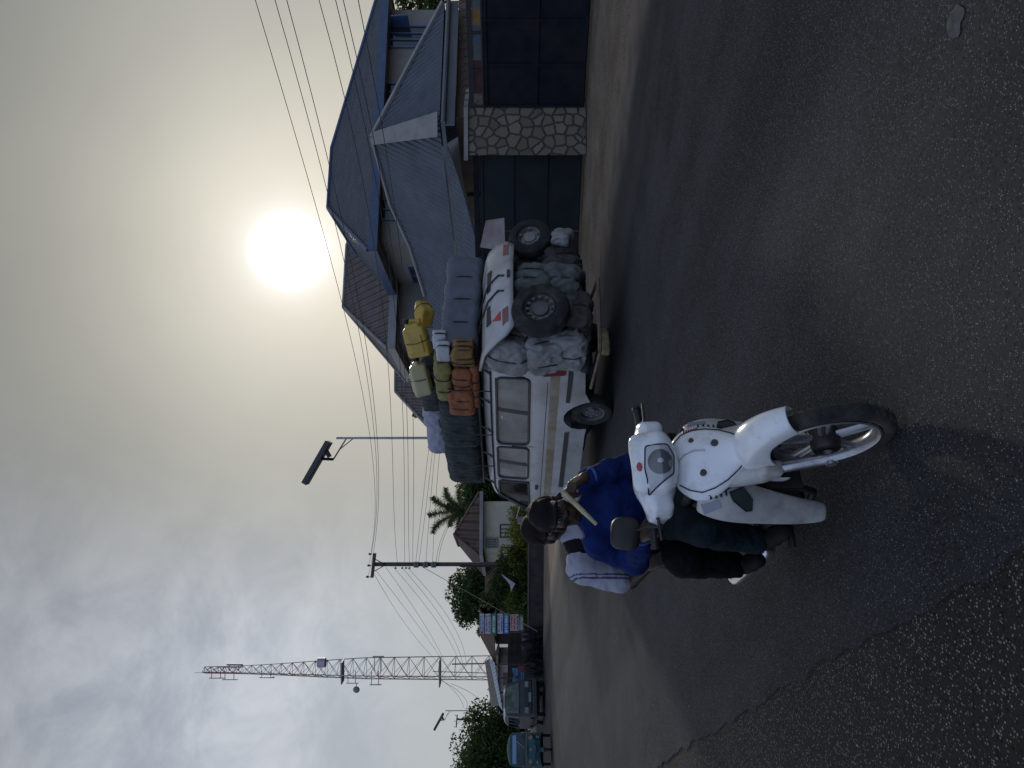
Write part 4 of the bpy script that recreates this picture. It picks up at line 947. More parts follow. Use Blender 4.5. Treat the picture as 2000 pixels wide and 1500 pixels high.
# lines from the pole to the far pole on the left
E=[((378,733),(300,775),(230,836),(198,862),'upper left line sagging from the crossarm tip to the tower'),((386,736),(310,788),(240,848),(205,866),'second left line sagging from the crossarm'),((392,755),(300,812),(240,857),(205,868),'third left line sagging behind the bushes'),
   ((392,770),(290,846),(235,890),(202,897),'fourth left line below the crossarm insulators'),((392,785),(290,862),(235,897),(202,903),'fifth left line below the crossarm insulators'),((392,796),(290,876),(235,907),(202,910),'lowest left line sagging to the shed roof')]
for j,(a_,b_,c_,d_,lab) in enumerate(E):
    wire(lab,[a_,b_,c_,d_],(Q0[0],Q0[1]),xy(base(200-j*2,62)),.012)
for j,(pts,lab) in enumerate([([(178,856),(150,885),(128,905),(118,904)],'thin line dropping from the tower foot to the distant lamp'),([(172,860),(140,905),(122,913),(114,910)],'second thin line dropping towards the distant lamp'),([(165,880),(140,930),(122,936),(108,925)],'lowest thin line dropping towards the far pole')]):
    wire(lab,pts,xy(base(200,62)),xy(base(100,98)),.02)
# service drops to the houses behind the van
for j,(u0,v0,u1,v1,sag,lab) in enumerate([(402,812,735,850,8,'service cable from the upper meter box to the house roof'),(402,818,735,856,10,'service cable close below the upper one'),(402,832,735,862,6,'service cable from the middle meter box'),(402,845,735,872,4,'service cable from the lower meter box through the palm'),(402,852,520,905,-3,'short cable dropping from the lowest meter box to the bungalow'),(402,856,528,912,-3,'lowest short cable dropping to the bungalow')]):
    um=(u0+u1)/2; vm=(v0+v1)/2
    wire(lab,[(u0,v0),(um,vm+sag-8),(u1,v1)],(Q0[0],Q0[1]-.2),(W(3.5,35).x,W(3.5,35).y),.009,'service drop cables')
q=MB(); s_=pa0.lerp(pa1,.5); a_=Vector((Q0[0]-.1,Q0[1]-.1,at(398,800,33).z)); b_=at(330,873,30); b_2=at(300,905,28.6); e0=a_; e1=b_2+(b_2-b_)*1.0; e1.z=.6
q.tube([a_,e1],.014,5); mid=a_.lerp(e1,.33); q.lathe([(0,-.14),(.05,-.08),(.06,0),(.05,.08),(0,.14)],mid,e1-a_,8); tag(q.build('stay_wire',m_wire),'pole stay wire with an egg insulator slanting down left','stay wire')
# ================================================================ the loaded white van
m_vwhite=mat('van_white_paint',(.43,.43,.44),.38,var=.05,scale=3,dirt=(.25,.225,.19),dscale=1.6,damt=.75,coat=.25)
m_vtan=mat('van_tan_stripe',(.22,.17,.11),.5,var=.2,scale=5,dirt=(.33,.31,.28),dscale=3,damt=.5)
m_vtrim=mat('van_black_trim',(.025,.025,.028),.55,var=.2)
m_vdark=mat('van_interior',(.03,.03,.032),.9)
m_vseat=mat('seat_grey',(.09,.08,.075),.9,var=.2)
m_vred=mat('seat_red',(.36,.02,.03),.8)
m_vglass=glassmat('dusty_window_glass',(.26,.26,.26),.38,.2)
m_vglass2=glassmat('clear_window_glass',(.06,.065,.07),.72,.08)
m_tyre=mat('tyre_rubber',(.013,.014,.014),.9,var=.25,scale=8,dirt=(.07,.062,.052),dscale=4,damt=.4)
m_rim=mat('steel_rim',(.10,.10,.10),.55,.5,.25,8)
m_rimw=mat('pale_rim',(.17,.165,.16),.5,.3,.15,8,dirt=(.1,.09,.08),dscale=6)
m_redl=mat('red_lens',(.16,.012,.014),.25,var=.15)
m_redp=mat('red_reflector',(.42,.04,.03),.45)
m_rust=mat('rusty_steel',(.14,.09,.06),.85,var=.35,scale=8,bump=.2)
m_rope=mat('black_rubber_rope',(.012,.012,.014),.6)
VO=W(.84,10.49); VR=R(125)
VMX=Matrix.Translation(VO)@Matrix.Rotation(VR,4,'Z')@Matrix.Diagonal((K,K,K,1))
VI=VMX.inverted()
def vhit(u,v,ax,c):     # sighting -> point on the plane local[ax]=c of the van (van units)
    o=VI@Vector((0,0,1.6)); d=(VI.to_3x3()@Vector(((u-750)/F,1,(1000-v)/F))); t=(c-o[ax])/d[ax]; return o+d*t
def onvan(o): o.matrix_world=VMX; return o
van=thing('passenger_van','dirty white passenger van with an open tied down tailgate and a high roof load','van'); van.matrix_world=VMX
def yv(x,z):
    y=.83-.015*(1-min(1,max(0,x/.5)))
    if z>1.1: y-=.085*((z-1.1)/.75)**1.2
    if z>1.76: y-=.16*((z-1.76)/.14)**2
    if z<.62: y-=.035*((.62-z)/.25)
    if x>4.0: y-=.20*((x-4.0)/.7)**2
    if x<.18: y-=.05*((.18-x)/.18)**2
    return y
def arch(c,r,z0,n=9): return [(c+r*math.cos(PI*i/n),z0+r*math.sin(PI*i/n)) for i in range(n+1)]
VRW,VFW=1.16,3.78
low=[(4.6,.40)]+[(p[0],p[1]) for p in arch(VFW,.36,.36)]+[(3.2,.36),(1.7,.38)]+arch(VRW,.37,.37)+[(.55,.46),(.02,.50)]
out=[(-.03,.75),(-.03,1.1),(.0,1.35),(.06,1.70),(.12,1.83),(.24,1.90),(1.5,1.93),(2.9,1.93),(3.45,1.89),(3.72,1.80),(3.95,1.62),(4.38,1.17),(4.58,1.02),(4.68,.78),(4.66,.5)]
outline=out+low
winA=rpoly([(.22,1.72),(.18,1.26),(1.96,1.24),(1.99,1.73)],.10)
winB=rpoly([(2.10,1.73),(2.07,1.24),(3.10,1.23),(3.13,1.73)],.08)
winC=rpoly([(3.25,1.72),(3.22,1.22),(4.27,1.18),(3.80,1.66),(3.72,1.72)],.06)
q=MB(); shell(q,outline,yv,.09,.06,0,(.62,1),.05,holes=(winA,winB,winC))
q.build('body',[m_vwhite,m_vdark],van,smooth=35)
for sd in(1,-1):
    for poly,gm in((winA,m_vglass),(winB,m_vglass),(winC,m_vglass2)):
        q=MB(); patch(q,poly,yv,-.004,sd,.12); o=q.build('side_window',gm,van,smooth=40)
        q=MB(); ring(q,poly,yv,.022,.004,sd); q.build('window_seal',m_vtrim,o)
    q=MB()
    for x0 in((.72,),(1.15,))[:1]: pass
    for (x0,x1,za,zb) in((1.02,1.06,1.73,1.25),(2.58,2.62,1.73,1.24)):
        patch(q,[(x0,zb),(x1+.05,zb),(x1,za),(x0-.05,za)],yv,.003,sd)
    q.build('window_bar',m_vtrim,van)
    q=MB(); patch(q,[(.02,.84),(3.95,.82),(3.95,.94),(.02,.97)],yv,.003,sd); q.build('tan_stripe',m_vtan,van,smooth=40)
    q=MB(); patch(q,[(.0,.66),(.74,.67),(.74,.73),(.0,.73)],yv,.012,sd); q.build('rub_strip',m_vtrim,van,smooth=40); q=MB(); patch(q,[(1.56,.63),(3.37,.62),(3.37,.70),(1.56,.70)],yv,.012,sd); q.build('rub_strip',m_vtrim,van,smooth=40)
    q=MB(); q.tube([(x,sd*(yv(x,1.80)+.012),1.80+.012*math.sin(x)) for x in frange(.12,3.6,.2)]+[(3.85,sd*(yv(3.85,1.70)+.012),1.70),(4.3,sd*(yv(4.3,1.25)+.012),1.25)],.014,6); q.build('roof_gutter',m_vtrim,van)
    q=MB(); 
    for pts in([(3.18,.45),(3.18,1.2),(3.2,1.76)],[(2.02,.45),(2.02,1.2),(2.04,1.76)]):
        q.tube([(x,sd*(yv(x,z)+.001),z) for x,z in pts for _ in(0,)],.006,4)
    q.tube([(x,sd*(yv(x,1.0)+.001),1.005) for x in frange(.05,4.3,.25)],.005,4); q.build('panel_gap',m_vtrim,van)
    q=MB(); c=(3.38,sd*(yv(3.38,1.08)+.012),1.08); q.box(c,(.13,.03,.05)); q.build('door_handle',m_vtrim,van,bevel=.01)
    q=MB(); patch(q,rpoly([(-.028,.76),(.10,.76),(.12,1.08),(-.026,1.10)],.03),yv,.010,sd,.06)
    y=yv(0,.9); q.prism([(-.055,sd*(y-.005),.76),(-.055,sd*(y-.005),1.09),(-.045,sd*(y-.17),1.09),(-.045,sd*(y-.17),.76)],(.03,0,0)); q.build('tail_light',m_redl,van,smooth=50)
    # big exterior mirror on a tube frame ahead of the door
    q=MB(); y=yv(4.2,1.2); q.tube([(4.2,sd*(y-.02),1.35),(4.45,sd*(y+.12),1.42),(4.5,sd*(y+.16),1.2),(4.35,sd*(y+.05),1.08)],.012,5); q.box((4.47,sd*(y+.15),1.30),(.04,.13,.2)); q.build('wing_mirror',m_galv,van)
    q=MB(); y=yv(4.6,.85); q.cyl((4.62,sd*.58,.80),(4.70,sd*.58,.80),.10,n=16); q.build('headlight',m_rimw,van)
def wheel(c,r,w_,parent,side,rimm,name='wheel',holes=8):
    c=Vector(c); ax=Vector((0,side,0))
    t=MB(); k=w_/2; t.lathe([(r*.60,-k*.8),(r*.80,-k),(r*.94,-k*.9),(r,-k*.6),(r,k*.6),(r*.94,k*.9),(r*.80,k),(r*.60,k*.8)],c,ax,32,cap=False); o=t.build('tyre' if False else name,m_tyre,parent,smooth=40)
    q=MB(); q.lathe([(r*.62,k*.7),(r*.60,k*.82),(r*.54,k*.72),(r*.50,k*.35),(r*.34,k*.30),(r*.26,k*.55),(r*.18,k*.6),(.0,k*.55)],c,ax,28,cap=False); q.build('rim',rimm,o,smooth=30)
    q=MB()
    for i in range(6):
        a=2*PI*i/6; p=c+Vector((math.cos(a)*r*.30,side*k*.42,math.sin(a)*r*.30)); q.cyl(p,p+ax*.03,.012,n=6)
    q.build('wheel_nut',m_galv,o); return o
for sd in(1,-1):
    wheel((VRW,sd*.68,.31),.31,.19,van,sd,m_rim); wheel((VFW,sd*.66,.31),.31,.19,van,sd,m_rim)
q=MB(); q.box((2.3,0,.42),(4.1,1.1,.12)); q.cyl((VRW,-.6,.3),(VRW,.6,.3),.05,n=8); q.tube([(2.9,.35,.3),(1.8,.4,.3),(.6,.3,.28),(.1,.35,.27)],.04,8); q.build('chassis',m_vdark,van)
# windscreen
q=MB(); P=lambda t,y,o: Vector((3.97+.40*t+o*.75, y, 1.60-.42*t+o*.6))
q.prism([P(0,.60,.012),P(0,-.60,.012),P(1,-.66,.012),P(1,.66,.012)],(-.012,0,-.01)); q.build('windscreen',m_vglass2,van)
q=MB(); q.prism([(4.69,-.6,.66),(4.69,.6,.66),(4.70,.6,.76),(4.70,-.6,.76)],(.012,0,0)); q.build('grille',m_vtrim,van)
# inside
q=MB(); q.box((2.0,0,.58),(3.9,1.45,.06)); q.box((.06,0,1.0),(.05,1.3,.9)); q.build('floor_panel',m_vdark,van)
for x in(.7,1.5,2.3,3.0):
    q=MB(); q.box((x,0,.86),(.42,1.2,.14)); q.box((x-.22,0,1.14),(.12,1.2,.55),Matrix.Rotation(-.15,3,'Y')); q.build('bench_seat',m_vseat,van,bevel=.03)
for y in(.40,-.40):
    q=MB(); q.box((3.62,y,.98),(.45,.46,.14)); q.box((3.42,y,1.28),(.13,.46,.60),Matrix.Rotation(-.2,3,'Y')); q.box((3.35,y,1.56),(.10,.26,.14)); q.build('front_seat',m_vred,van,bevel=.035)
q=MB(); q.torus((4.05,.40,1.22),(-.5,0,.85),.17,.014,24,6); q.build('steering_wheel',m_vtrim,van)
# rear opening frame, bumper and step bar
q=MB(); q.box((-.035,0,.62),(.05,1.5,.24)); q.build('rear_valance',m_vwhite,van)
q=MB(); q.tube([(-.05,.86,.52),(-.14,.80,.50),(-.15,-.80,.50),(-.05,-.86,.52)],[.07]*4,8); q.build('rear_bumper',m_vtrim,van,smooth=50)
q=MB(); a_=vhit(812,1172,0,-.85); b_=vhit(955,1168,0,-.78); q.tube([a_,b_],.026,7); q.tube([a_,(-.1,a_.y+.02,.46)],.022,6); q.tube([b_,(-.1,b_.y+.02,.46)],.022,6); q.build('tow_bar',m_rust,van)
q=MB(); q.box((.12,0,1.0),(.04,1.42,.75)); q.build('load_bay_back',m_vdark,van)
# tailgate, swung up and tied
prof=[(.05,1.95),(-.20,1.915),(-.42,1.885),(-.62,1.83),(-.78,1.72),(-.90,1.58),(-.95,1.485)]
hwf=lambda i: [.74,.80,.86,.89,.88,.83,.72][i]
q=MB(); vs=[]; ny=8
def tgp(i,f,dx=0): return Vector((prof[i][0]+.10*f*f*(1 if i>2 else .5)+dx,hwf(i)*f,prof[i][1]-.015*f*f))
fs=[]; fr=[-1,-.86,-.5,-.2,.2,.5,.86,1]
for i in range(len(prof)):
    for f in fr: vs.append(tgp(i,f))
nn_=len(fr)
for i in range(len(prof)-1):
    for k in range(nn_-1):
        if i in(0,1) and 1<=k<=nn_-3: continue      # the window opening
        fs.append((i*nn_+k,i*nn_+k+1,(i+1)*nn_+k+1,(i+1)*nn_+k))
q.add(vs,fs); tg=q.build('tailgate',m_vwhite,van,smooth=50,solid=.035)
q=MB(); q.add([tgp(0,-.86)-UP*.01,tgp(0,.86)-UP*.01,tgp(2,.86)-UP*.01,tgp(2,-.86)-UP*.01],[(0,1,2,3)]); q.build('rear_window',m_vglass,tg)
def tpt(s,f,o=.022):
    i=min(int(s),len(prof)-2); p=tgp(i,f).lerp(tgp(i+1,f),s-i); d=(tgp(i+1,f)-tgp(i,f)).normalized(); n_=Vector((d.z,0,-d.x)); n_=n_ if n_.x<0 else -n_; return p+n_*o
q=MB(); q.prism([tpt(3.1,.62),tpt(3.1,-.42),tpt(3.6,-.42),tpt(3.6,.62)],(-.01,0,.006)); q.build('garnish_strip',m_vtrim,tg)
q=MB(); q.prism([tpt(3.8,.62),tpt(4.55,.70),tpt(4.55,.54)],(-.006,0,.003)); q.build('warning_triangle',m_redp,tg)
for f0,f1 in((.55,.82),(-.62,-.92)):
    q=MB(); q.prism([tpt(4.75,f0),tpt(5.35,f0),tpt(5.35,f1),tpt(4.75,f1)],(-.008,0,.003)); q.build('reflector_strip',mat('faded_reflector_'+('near' if f0>0 else 'far'),(.20,.08,.065),.5),tg)
q=MB(); q.prism([tpt(5.2,-.05),tpt(5.6,-.05),tpt(5.6,-.2),tpt(5.2,-.2)],(-.025,0,.0)); q.build('handle',m_vtrim,tg)
for f in(.30,-.02):
    q=MB(); q.tube([tpt(0,f*1.05,.03),tpt(1.5,f*1.0,.03),tpt(2.6,f,.03),tpt(3.4,f-.08,.045),tpt(4.4,f-.16,.03),tpt(4.9,f-.10,.02)],.014,6); q.build('tie_rope',m_rope,tg)

# ---------------------------------------------------------------- lashed on the tail: spare wheels, sacks
def lathe_wheel(label,c,r,w_,axis,rimm,cat='tyre',bolt=10):
    t=thing('spare_wheel',label,cat,(0,0,0),0,'spare wheels tied on the tail'); t.matrix_world=VMX
    k=w_/2; c=Vector(c); q=MB(); q.lathe([(r*.52,-k*.7),(r*.62,-k),(r*.84,-k),(r*.96,-k*.75),(r,-k*.4),(r,k*.4),(r*.96,k*.75),(r*.84,k),(r*.62,k),(r*.52,k*.7)],c,axis,40,cap=False); q.build('tyre',m_tyre,t,smooth=35)
    q=MB(); q.lathe([(r*.53,k*.7),(r*.50,k*.86),(r*.46,k*.6),(r*.42,k*.3),(r*.30,k*.34),(r*.27,k*.55),(.0,k*.55)],c,axis,32,cap=False); q.build('rim',m_rim if rimm is None else rimm,t,smooth=30)
    x,y,d=basis(axis)
    for i in range(bolt):
        a=2*PI*i/bolt; p=c+x*(math.cos(a)*r*.44)+y*(math.sin(a)*r*.44)+d*k*.55; q=MB(); q.box(p,(.045,.03,.045)); q.build('vent_slot',m_rimw,t,bevel=.008)
    return t
c1=vhit(893,1056,0,-.92); lathe_wheel('big dark spare wheel with a ring of pale slots, nearest under the tailgate',c1,.375,.22,(-.97,.12,.12),None,bolt=12)
c2=vhit(1033,1036,0,-.72); lathe_wheel('second spare wheel with a pale rim, in shadow at the right of the tail',c2,.31,.2,(-.9,.1,.2),m_rimw,bolt=5)
m_sackw=mat('woven_white_sack',(.235,.23,.23),.85,var=.12,scale=9,dirt=(.12,.105,.09),dscale=3,damt=.55,bump=.35,bscale=26)
m_sackg=mat('grey_green_sack',(.10,.11,.105),.85,var=.2,scale=9,dirt=(.09,.085,.08),dscale=3,damt=.6,bump=.35,bscale=26)
m_sackb=mat('brown_sack',(.055,.045,.042),.9,var=.2,scale=9,dirt=(.06,.05,.05),dscale=3,damt=.6,bump=.35,bscale=26)
def vsack(label,c,half,m_,rot=0,tilt=0,lump=.035,seed=0,group='sacks tied on the tail',ropes=1,cat='sack',name='sack',h=.022,rad=None,rm=None,cross=0):
    M3=Matrix.Rotation(rot,3,'Z')@Matrix.Rotation(tilt,3,'X')
    o=sack((0,0,0),half,M3,h=h,lump=lump,name=name,m=m_,seed=seed,rad=rad,ropes=[(k+1)/(ropes+1)*2-1 for k in range(ropes)])
    o.matrix_world=VMX@Matrix.Translation(Vector(c)); tag(o,label,cat,group)
    for k in range(ropes):
        f=(k+1)/(ropes+1)*2-1; q=MB(); pts=[]
        for i in range(25):
            a=2*PI*i/24+.01; n=3.2; cx,sz=math.cos(a),math.sin(a)
            rr=(abs(cx)**n+abs(sz)**n)**(-1/n)
            g_=min(.04,min(half)*.18)-.014; pts.append(M3@Vector((rr*cx*(half[0]-g_),f*half[1],rr*sz*(half[2]-g_))))
        q.tube(pts[:-1],.010,5,closed=True); r_=q.build('rope',rm or m_rope,o)
    for k in range(cross):
        f=(k+1)/(cross+1)*2-1; q=MB(); pts=[]; g_=min(.04,min(half)*.18)-.02
        for i in range(28):
            a=2*PI*i/28; n=3.2; cy,sz=math.cos(a),math.sin(a); rr=(abs(cy)**n+abs(sz)**n)**(-1/n)
            pts.append(M3@Vector((f*half[0],rr*cy*(half[1]+.018),rr*sz*(half[2]+.012))))
        q.tube(pts,.009,5,closed=True); q.build('cross_rope',rm or m_rope,o)
    return o
vsack('bulging white woven sack, topmost at the near rear corner',(-.28,.60,1.50),(.30,.34,.30),m_sackw,.25,.3,.05,1,ropes=2,cross=1)
vsack('white woven sack under the topmost one at the near rear corner',(-.36,.62,1.08),(.34,.34,.30),m_sackw,-.1,-.2,.05,2,ropes=3,cross=1)
vsack('creased white sack hanging lowest at the near rear corner',(-.40,.56,.74),(.31,.38,.26),m_sackw,.15,.2,.055,3,ropes=2,cross=1)
vsack('pale grey sack behind the big spare wheel under the tailgate',(-.48,.22,1.36),(.25,.30,.2),m_sackw,.1,0,.05,4)
vsack('grey sack wedged between the two spare wheels',(-.64,-.12,1.20),(.27,.30,.28),m_sackg,.2,.2,.045,5,ropes=2,cross=1)
vsack('lumpy grey sack below the gap between the wheels',(-.60,-.02,.84),(.29,.38,.27),m_sackg,-.2,.1,.05,6,ropes=2,cross=1)
vsack('dark brown sack at the far bottom corner of the tail',(-.50,-.52,.80),(.29,.36,.28),m_sackb,.1,-.1,.05,7,ropes=2)
vsack('brown sack under the big spare wheel',(-.62,.36,.62),(.22,.30,.17),m_sackb,.1,.1,.05,8)
vsack('dark sack behind the second spare wheel',(-.34,-.52,1.32),(.24,.30,.26),m_sackb,.0,.1,.04,9)
c=vhit(1036,1098,0,-.86); vsack('small crumpled white plastic bag below the second spare wheel',c,(.09,.12,.13),m_sackw,.4,.4,.05,10,ropes=0,cat='bag',name='plastic_bag',group='bags',h=.016)
c=vhit(770,1188,0,-.5); o=vsack('yellowish folded cloth hanging below the near rear bumper',(-.55,.74,.30),(.05,.22,.06),mat('khaki_cloth',(.20,.16,.08),.9,var=.2,bump=.3),.1,0,.02,11,ropes=0,cat='cloth',name='hanging_cloth',group='cloths',h=.014)
# ================================================================ on the roof
q=MB()
for y in(-.62,.62): q.tube([(.1,y,1.99),(3.6,y,1.99)],.02,6)
for x in(.15,.9,1.7,2.5,3.4): q.tube([(x,-.70,1.92),(x,-.62,1.99),(x,.62,1.99),(x,.70,1.86),(x,.755,1.80)],.016,6)
q.build('roof_rack',m_vtrim,van)
m_quilt=mat('grey_blue_quilt',(.115,.125,.15),.85,var=.1,scale=5,dirt=(.11,.12,.14),dscale=3,damt=.3,bump=.3,bscale=16)
a_=vhit(1003,905,0,-.12); b_=vhit(826,905,0,-.12)
o=vsack('long grey wrapped bundle tied across the rear of the van roof',(.33,(a_.y+b_.y)/2,2.22),(.46,abs(a_.y-b_.y)/2,.28),m_quilt,0,.035,.012,21,None,3,'bundle','wrapped_bundle',.026,.10)
m_stripe=bpy.data.materials.new('dark_striped_weave'); m_stripe.use_nodes=True; nt=m_stripe.node_tree; N=nt.nodes; L=nt.links; b=N['Principled BSDF']; tc=N.new('ShaderNodeTexCoord'); sp=N.new('ShaderNodeSeparateXYZ'); L.new(tc.outputs['Object'],sp.inputs[0])
def _m(op,a,b_=None):
    n=N.new('ShaderNodeMath'); n.operation=op
    for i,x in enumerate((a,b_)):
        if x is None: continue
        if isinstance(x,(int,float)): n.inputs[i].default_value=x
        else: L.new(x,n.inputs[i])
    return n.outputs[0]
nz=N.new('ShaderNodeTexNoise'); nz.inputs['Scale'].default_value=6; nz.inputs['Detail'].default_value=5; L.new(tc.outputs['Object'],nz.inputs[0])
xx=_m('ADD',_m('ADD',sp.outputs[0],_m('MULTIPLY',sp.outputs[1],.6)),_m('MULTIPLY',nz.outputs[0],.12))
sn=_m('SINE',_m('MULTIPLY',xx,62)); s2=_m('SINE',_m('MULTIPLY',xx,17))
f=_m('ADD',_m('MULTIPLY',sn,.35),_m('MULTIPLY',s2,.25)); f=_m('ADD',f,.5)
mx=N.new('ShaderNodeMix'); mx.data_type='RGBA'; mx.inputs[6].default_value=(.012,.020,.024,1); mx.inputs[7].default_value=(.032,.045,.05,1); L.new(f,mx.inputs[0])
m2=N.new('ShaderNodeMix'); m2.data_type='RGBA'; m2.blend_type='MULTIPLY'; m2.inputs[0].default_value=.6; L.new(mx.outputs[2],m2.inputs[6]); L.new(nz.outputs[0],m2.inputs[7]); L.new(m2.outputs[2],b.inputs['Base Color']); b.inputs['Roughness'].default_value=.75
bp=N.new('ShaderNodeBump'); bp.inputs['Strength'].default_value=.5; bp.inputs['Distance'].default_value=.02; L.new(f,bp.inputs['Height']); L.new(bp.outputs[0],b.inputs['Normal'])
G='luggage on the van roof'
vsack('dark striped woven bag lying low at the front of the roof load',(2.95,.18,2.30),(.62,.52,.30),m_stripe,0,.02,.03,22,G,2,'bag','striped_bag',.028,.16)
vsack('dark striped woven bag in the middle of the roof load',(1.72,.18,2.31),(.62,.52,.31),m_stripe,.05,-.03,.03,23,G,2,'bag','striped_bag',.028,.16)
vsack('dark striped woven bag stacked on top behind the yellow cans',(1.50,-.05,2.74),(.62,.42,.17),m_stripe,-.05,.02,.025,24,G,2,'bag','striped_bag',.026,.12)
m_dgreen=mat('dark_green_bundle',(.022,.034,.024),.9,var=.3,scale=8,bump=.5,bscale=14)
vsack('low dark green bundle at the front edge of the van roof',(3.55,-.05,2.14),(.42,.55,.20),m_dgreen,0,.0,.04,25,G,1,'bundle','cloth_bundle',.028,.14)
m_lav=mat('lavender_sack_cloth',(.26,.27,.34),.8,var=.08,scale=6,dirt=(.20,.21,.27),dscale=2,damt=.3,bump=.35,bscale=12)
vsack('pale lavender sack slung over the top of the striped bags',(2.30,.10,2.74),(.62,.36,.19),m_lav,.12,-.05,.05,26,G,2,'sack','sack',.026,.16)
m_netk=mat('yellow_green_bale',(.21,.18,.055),.8,var=.2,scale=12,dirt=(.12,.10,.04),dscale=6,damt=.5,bump=.5,bscale=22)
m_netg=mat('orange_bale',(.25,.085,.032),.8,var=.2,scale=12,dirt=(.18,.06,.03),dscale=6,damt=.5,bump=.5,bscale=22)
m_nety=mat('amber_bale',(.22,.12,.035),.8,var=.2,scale=12,dirt=(.20,.09,.03),dscale=6,damt=.5,bump=.5,bscale=22)
m_parcel=mat('white_parcel',(.44,.45,.47),.7,var=.1,dirt=(.28,.28,.30),dscale=5)
GB='roped bales at the rear of the roof load'
vsack('yellow green roped bale, upper one under the cream can',(.52,.42,2.47),(.42,.28,.13),m_netk,0,.0,.03,31,GB,4,'bale','bale',.022,.08,cross=2)
vsack('orange roped bale on the near roof edge, rear one',(.40,.46,2.20),(.25,.27,.15),m_netg,0,0,.03,32,GB,3,'bale','bale',.022,.08,cross=2)
vsack('orange roped bale on the near roof edge, front one',(.96,.46,2.24),(.32,.27,.20),m_netg,0,.04,.035,33,GB,4,'bale','bale',.022,.08,cross=2)
vsack('amber roped bale squeezed beside the grey bundle',(-.04,.53,2.17),(.17,.15,.17),m_nety,0,0,.03,34,GB,3,'bale','bale',.022,.07,cross=2)
vsack('brown bale squashed beneath the orange ones above the windows',(.62,.45,2.03),(.52,.24,.06),m_netg,0,0,.02,35,GB,2,'bale','bale',.022,.05,cross=2)
vsack('white parcel tied on the amber bale, left one',(-.03,.50,2.44),(.14,.085,.10),m_parcel,0,0,.008,36,'white parcels on the bales',1,'parcel','parcel',.016,.03)
vsack('white parcel tied on the amber bale, right one',(-.05,.31,2.50),(.13,.08,.10),m_parcel,.1,0,.008,37,'white parcels on the bales',1,'parcel','parcel',.016,.03)
# ropes netted over the bales
m_can=mat('yellow_plastic_can',(.42,.28,.04),.4,var=.12,scale=5,dirt=(.22,.15,.05),dscale=5,damt=.35)
m_canc=mat('cream_plastic_can',(.40,.36,.20),.4,var=.1,scale=5,dirt=(.30,.26,.13),dscale=5,damt=.35)
def jerrycan(label,c,M3,m_,s=1.0,seed=0):
    t=thing('jerrycan',label,'jerrycan',(0,0,0),0,'jerrycans on the roof load'); t.matrix_world=VMX@Matrix.Translation(Vector(c))@M3.to_4x4()
    b=Blend(.012); b.rbox((0,0,0),(.15*s,.11*s,.20*s),.045); b.rbox((0,0,.20*s),(.085*s,.06*s,.05*s),.03,k=.05); b.cap((.085*s,0,.18*s),(.085*s,0,.265*s),.034*s,.03*s,k=.02)
    b.chain([(-.10*s,0,.19*s),(-.085*s,0,.275*s),(.03*s,0,.285*s),(.075*s,0,.24*s)],[.022*s]*4,k=.015)
    for y in(-.115,.115): b.rbox((0,y*s,-.01),(.09*s,.012*s,.12*s),.008,k=.01)
    skin(b,'can_body',m_,t,wrinkle=.004,wscale=6,seed=seed)
    q=MB(); q.cyl((.085*s,0,.26*s),(.085*s,0,.315*s),.045*s,n=16); q.build('screw_cap',m_black,t,bevel=.006)
    q=MB(); q.torus((0,0,.02*s),(.05,.05,1),.165*s,.006,24,5); q.build('rope',m_rope,t); return t
def E(a,b_,c_): return Matrix.Rotation(c_,3,'Z')@Matrix.Rotation(b_,3,'Y')@Matrix.Rotation(a,3,'X')
c=vhit(838,815,0,.05); jerrycan('yellow jerrycan with its black cap facing the road, middle of the three',c+Vector((.05,0,0)),E(.35,-1.35,.25),m_can,1.08,1)
c=vhit(888,828,0,.2); jerrycan('yellow jerrycan tipped on its side beside the grey bundle, right one of three',c,E(1.15,-.2,.5),m_can,.92,2)
c=vhit(758,822,1,.38); jerrycan('cream jerrycan lying above the yellow green bale',c,E(-1.35,.1,2.4),m_canc,1.15,3)
# two long ropes holding the whole load down to the gutter
for x0,lab in((.55,'black rope over the bales down to the gutter above the rear window'),(1.75,'black rope over the striped bags down to the gutter, middle one'),(2.75,'black rope over the lavender sack down to the gutter, front one')):
    q=MB(); zt={.55:2.62,1.75:2.64,2.75:2.62}[x0]; q.tube([(x0,.77,1.80),(x0+.02,.745,2.05),(x0+.03,.735,2.35),(x0+.04,.60,zt-.02),(x0+.06,.45,zt+.02)],.011,5)
    o=onvan(q.build('lashing_rope',m_rope)); tag(o,lab,'rope','ropes lashing the roof load')
# ================================================================ dark minibus at the left, facing the road
m_mbus=mat('minibus_blue_grey',(.018,.027,.037),.5,var=.15,scale=3,dirt=(.06,.058,.056),dscale=2,damt=.4,coat=.0,spec=.3)
m_mroof=mat('minibus_lit_roof',(.30,.32,.34),.4,var=.08)  # pale colour stands in for the light falling on the roof
m_shield=glassmat('windscreen_reflecting',(.10,.14,.12),.35,.06,.6,3,3)
m_plate=mat('number_plate',(.22,.23,.23),.5,var=.05)
def vehicle(name,label,cat,px,Y,u_heading):
    b0=base(px,Y); return thing(name,label,cat,b0,u_heading)
fx=math.atan2(-.845,.535)          # facing down the road, towards the camera
mb_=vehicle('minibus','dark blue grey minibus with its roof coloured pale as if lit parked facing the camera at the verge','van',138,33.4,fx)
def ym(x,z):
    y=.84
    if z>1.15: y-=.14*((z-1.15)/.75)**1.2
    if z>1.86: y-=.25*((z-1.86)/.12)**2
    if z<.5: y-=.05
    if x>-.35: y-=.10*((x+.35)/.4)**2
    return y
ml=[(0,.42)]+[(p[0],p[1]) for p in arch(-.62,.37,.36)]+arch(-3.25,.37,.36)+[(-4.2,.45)]
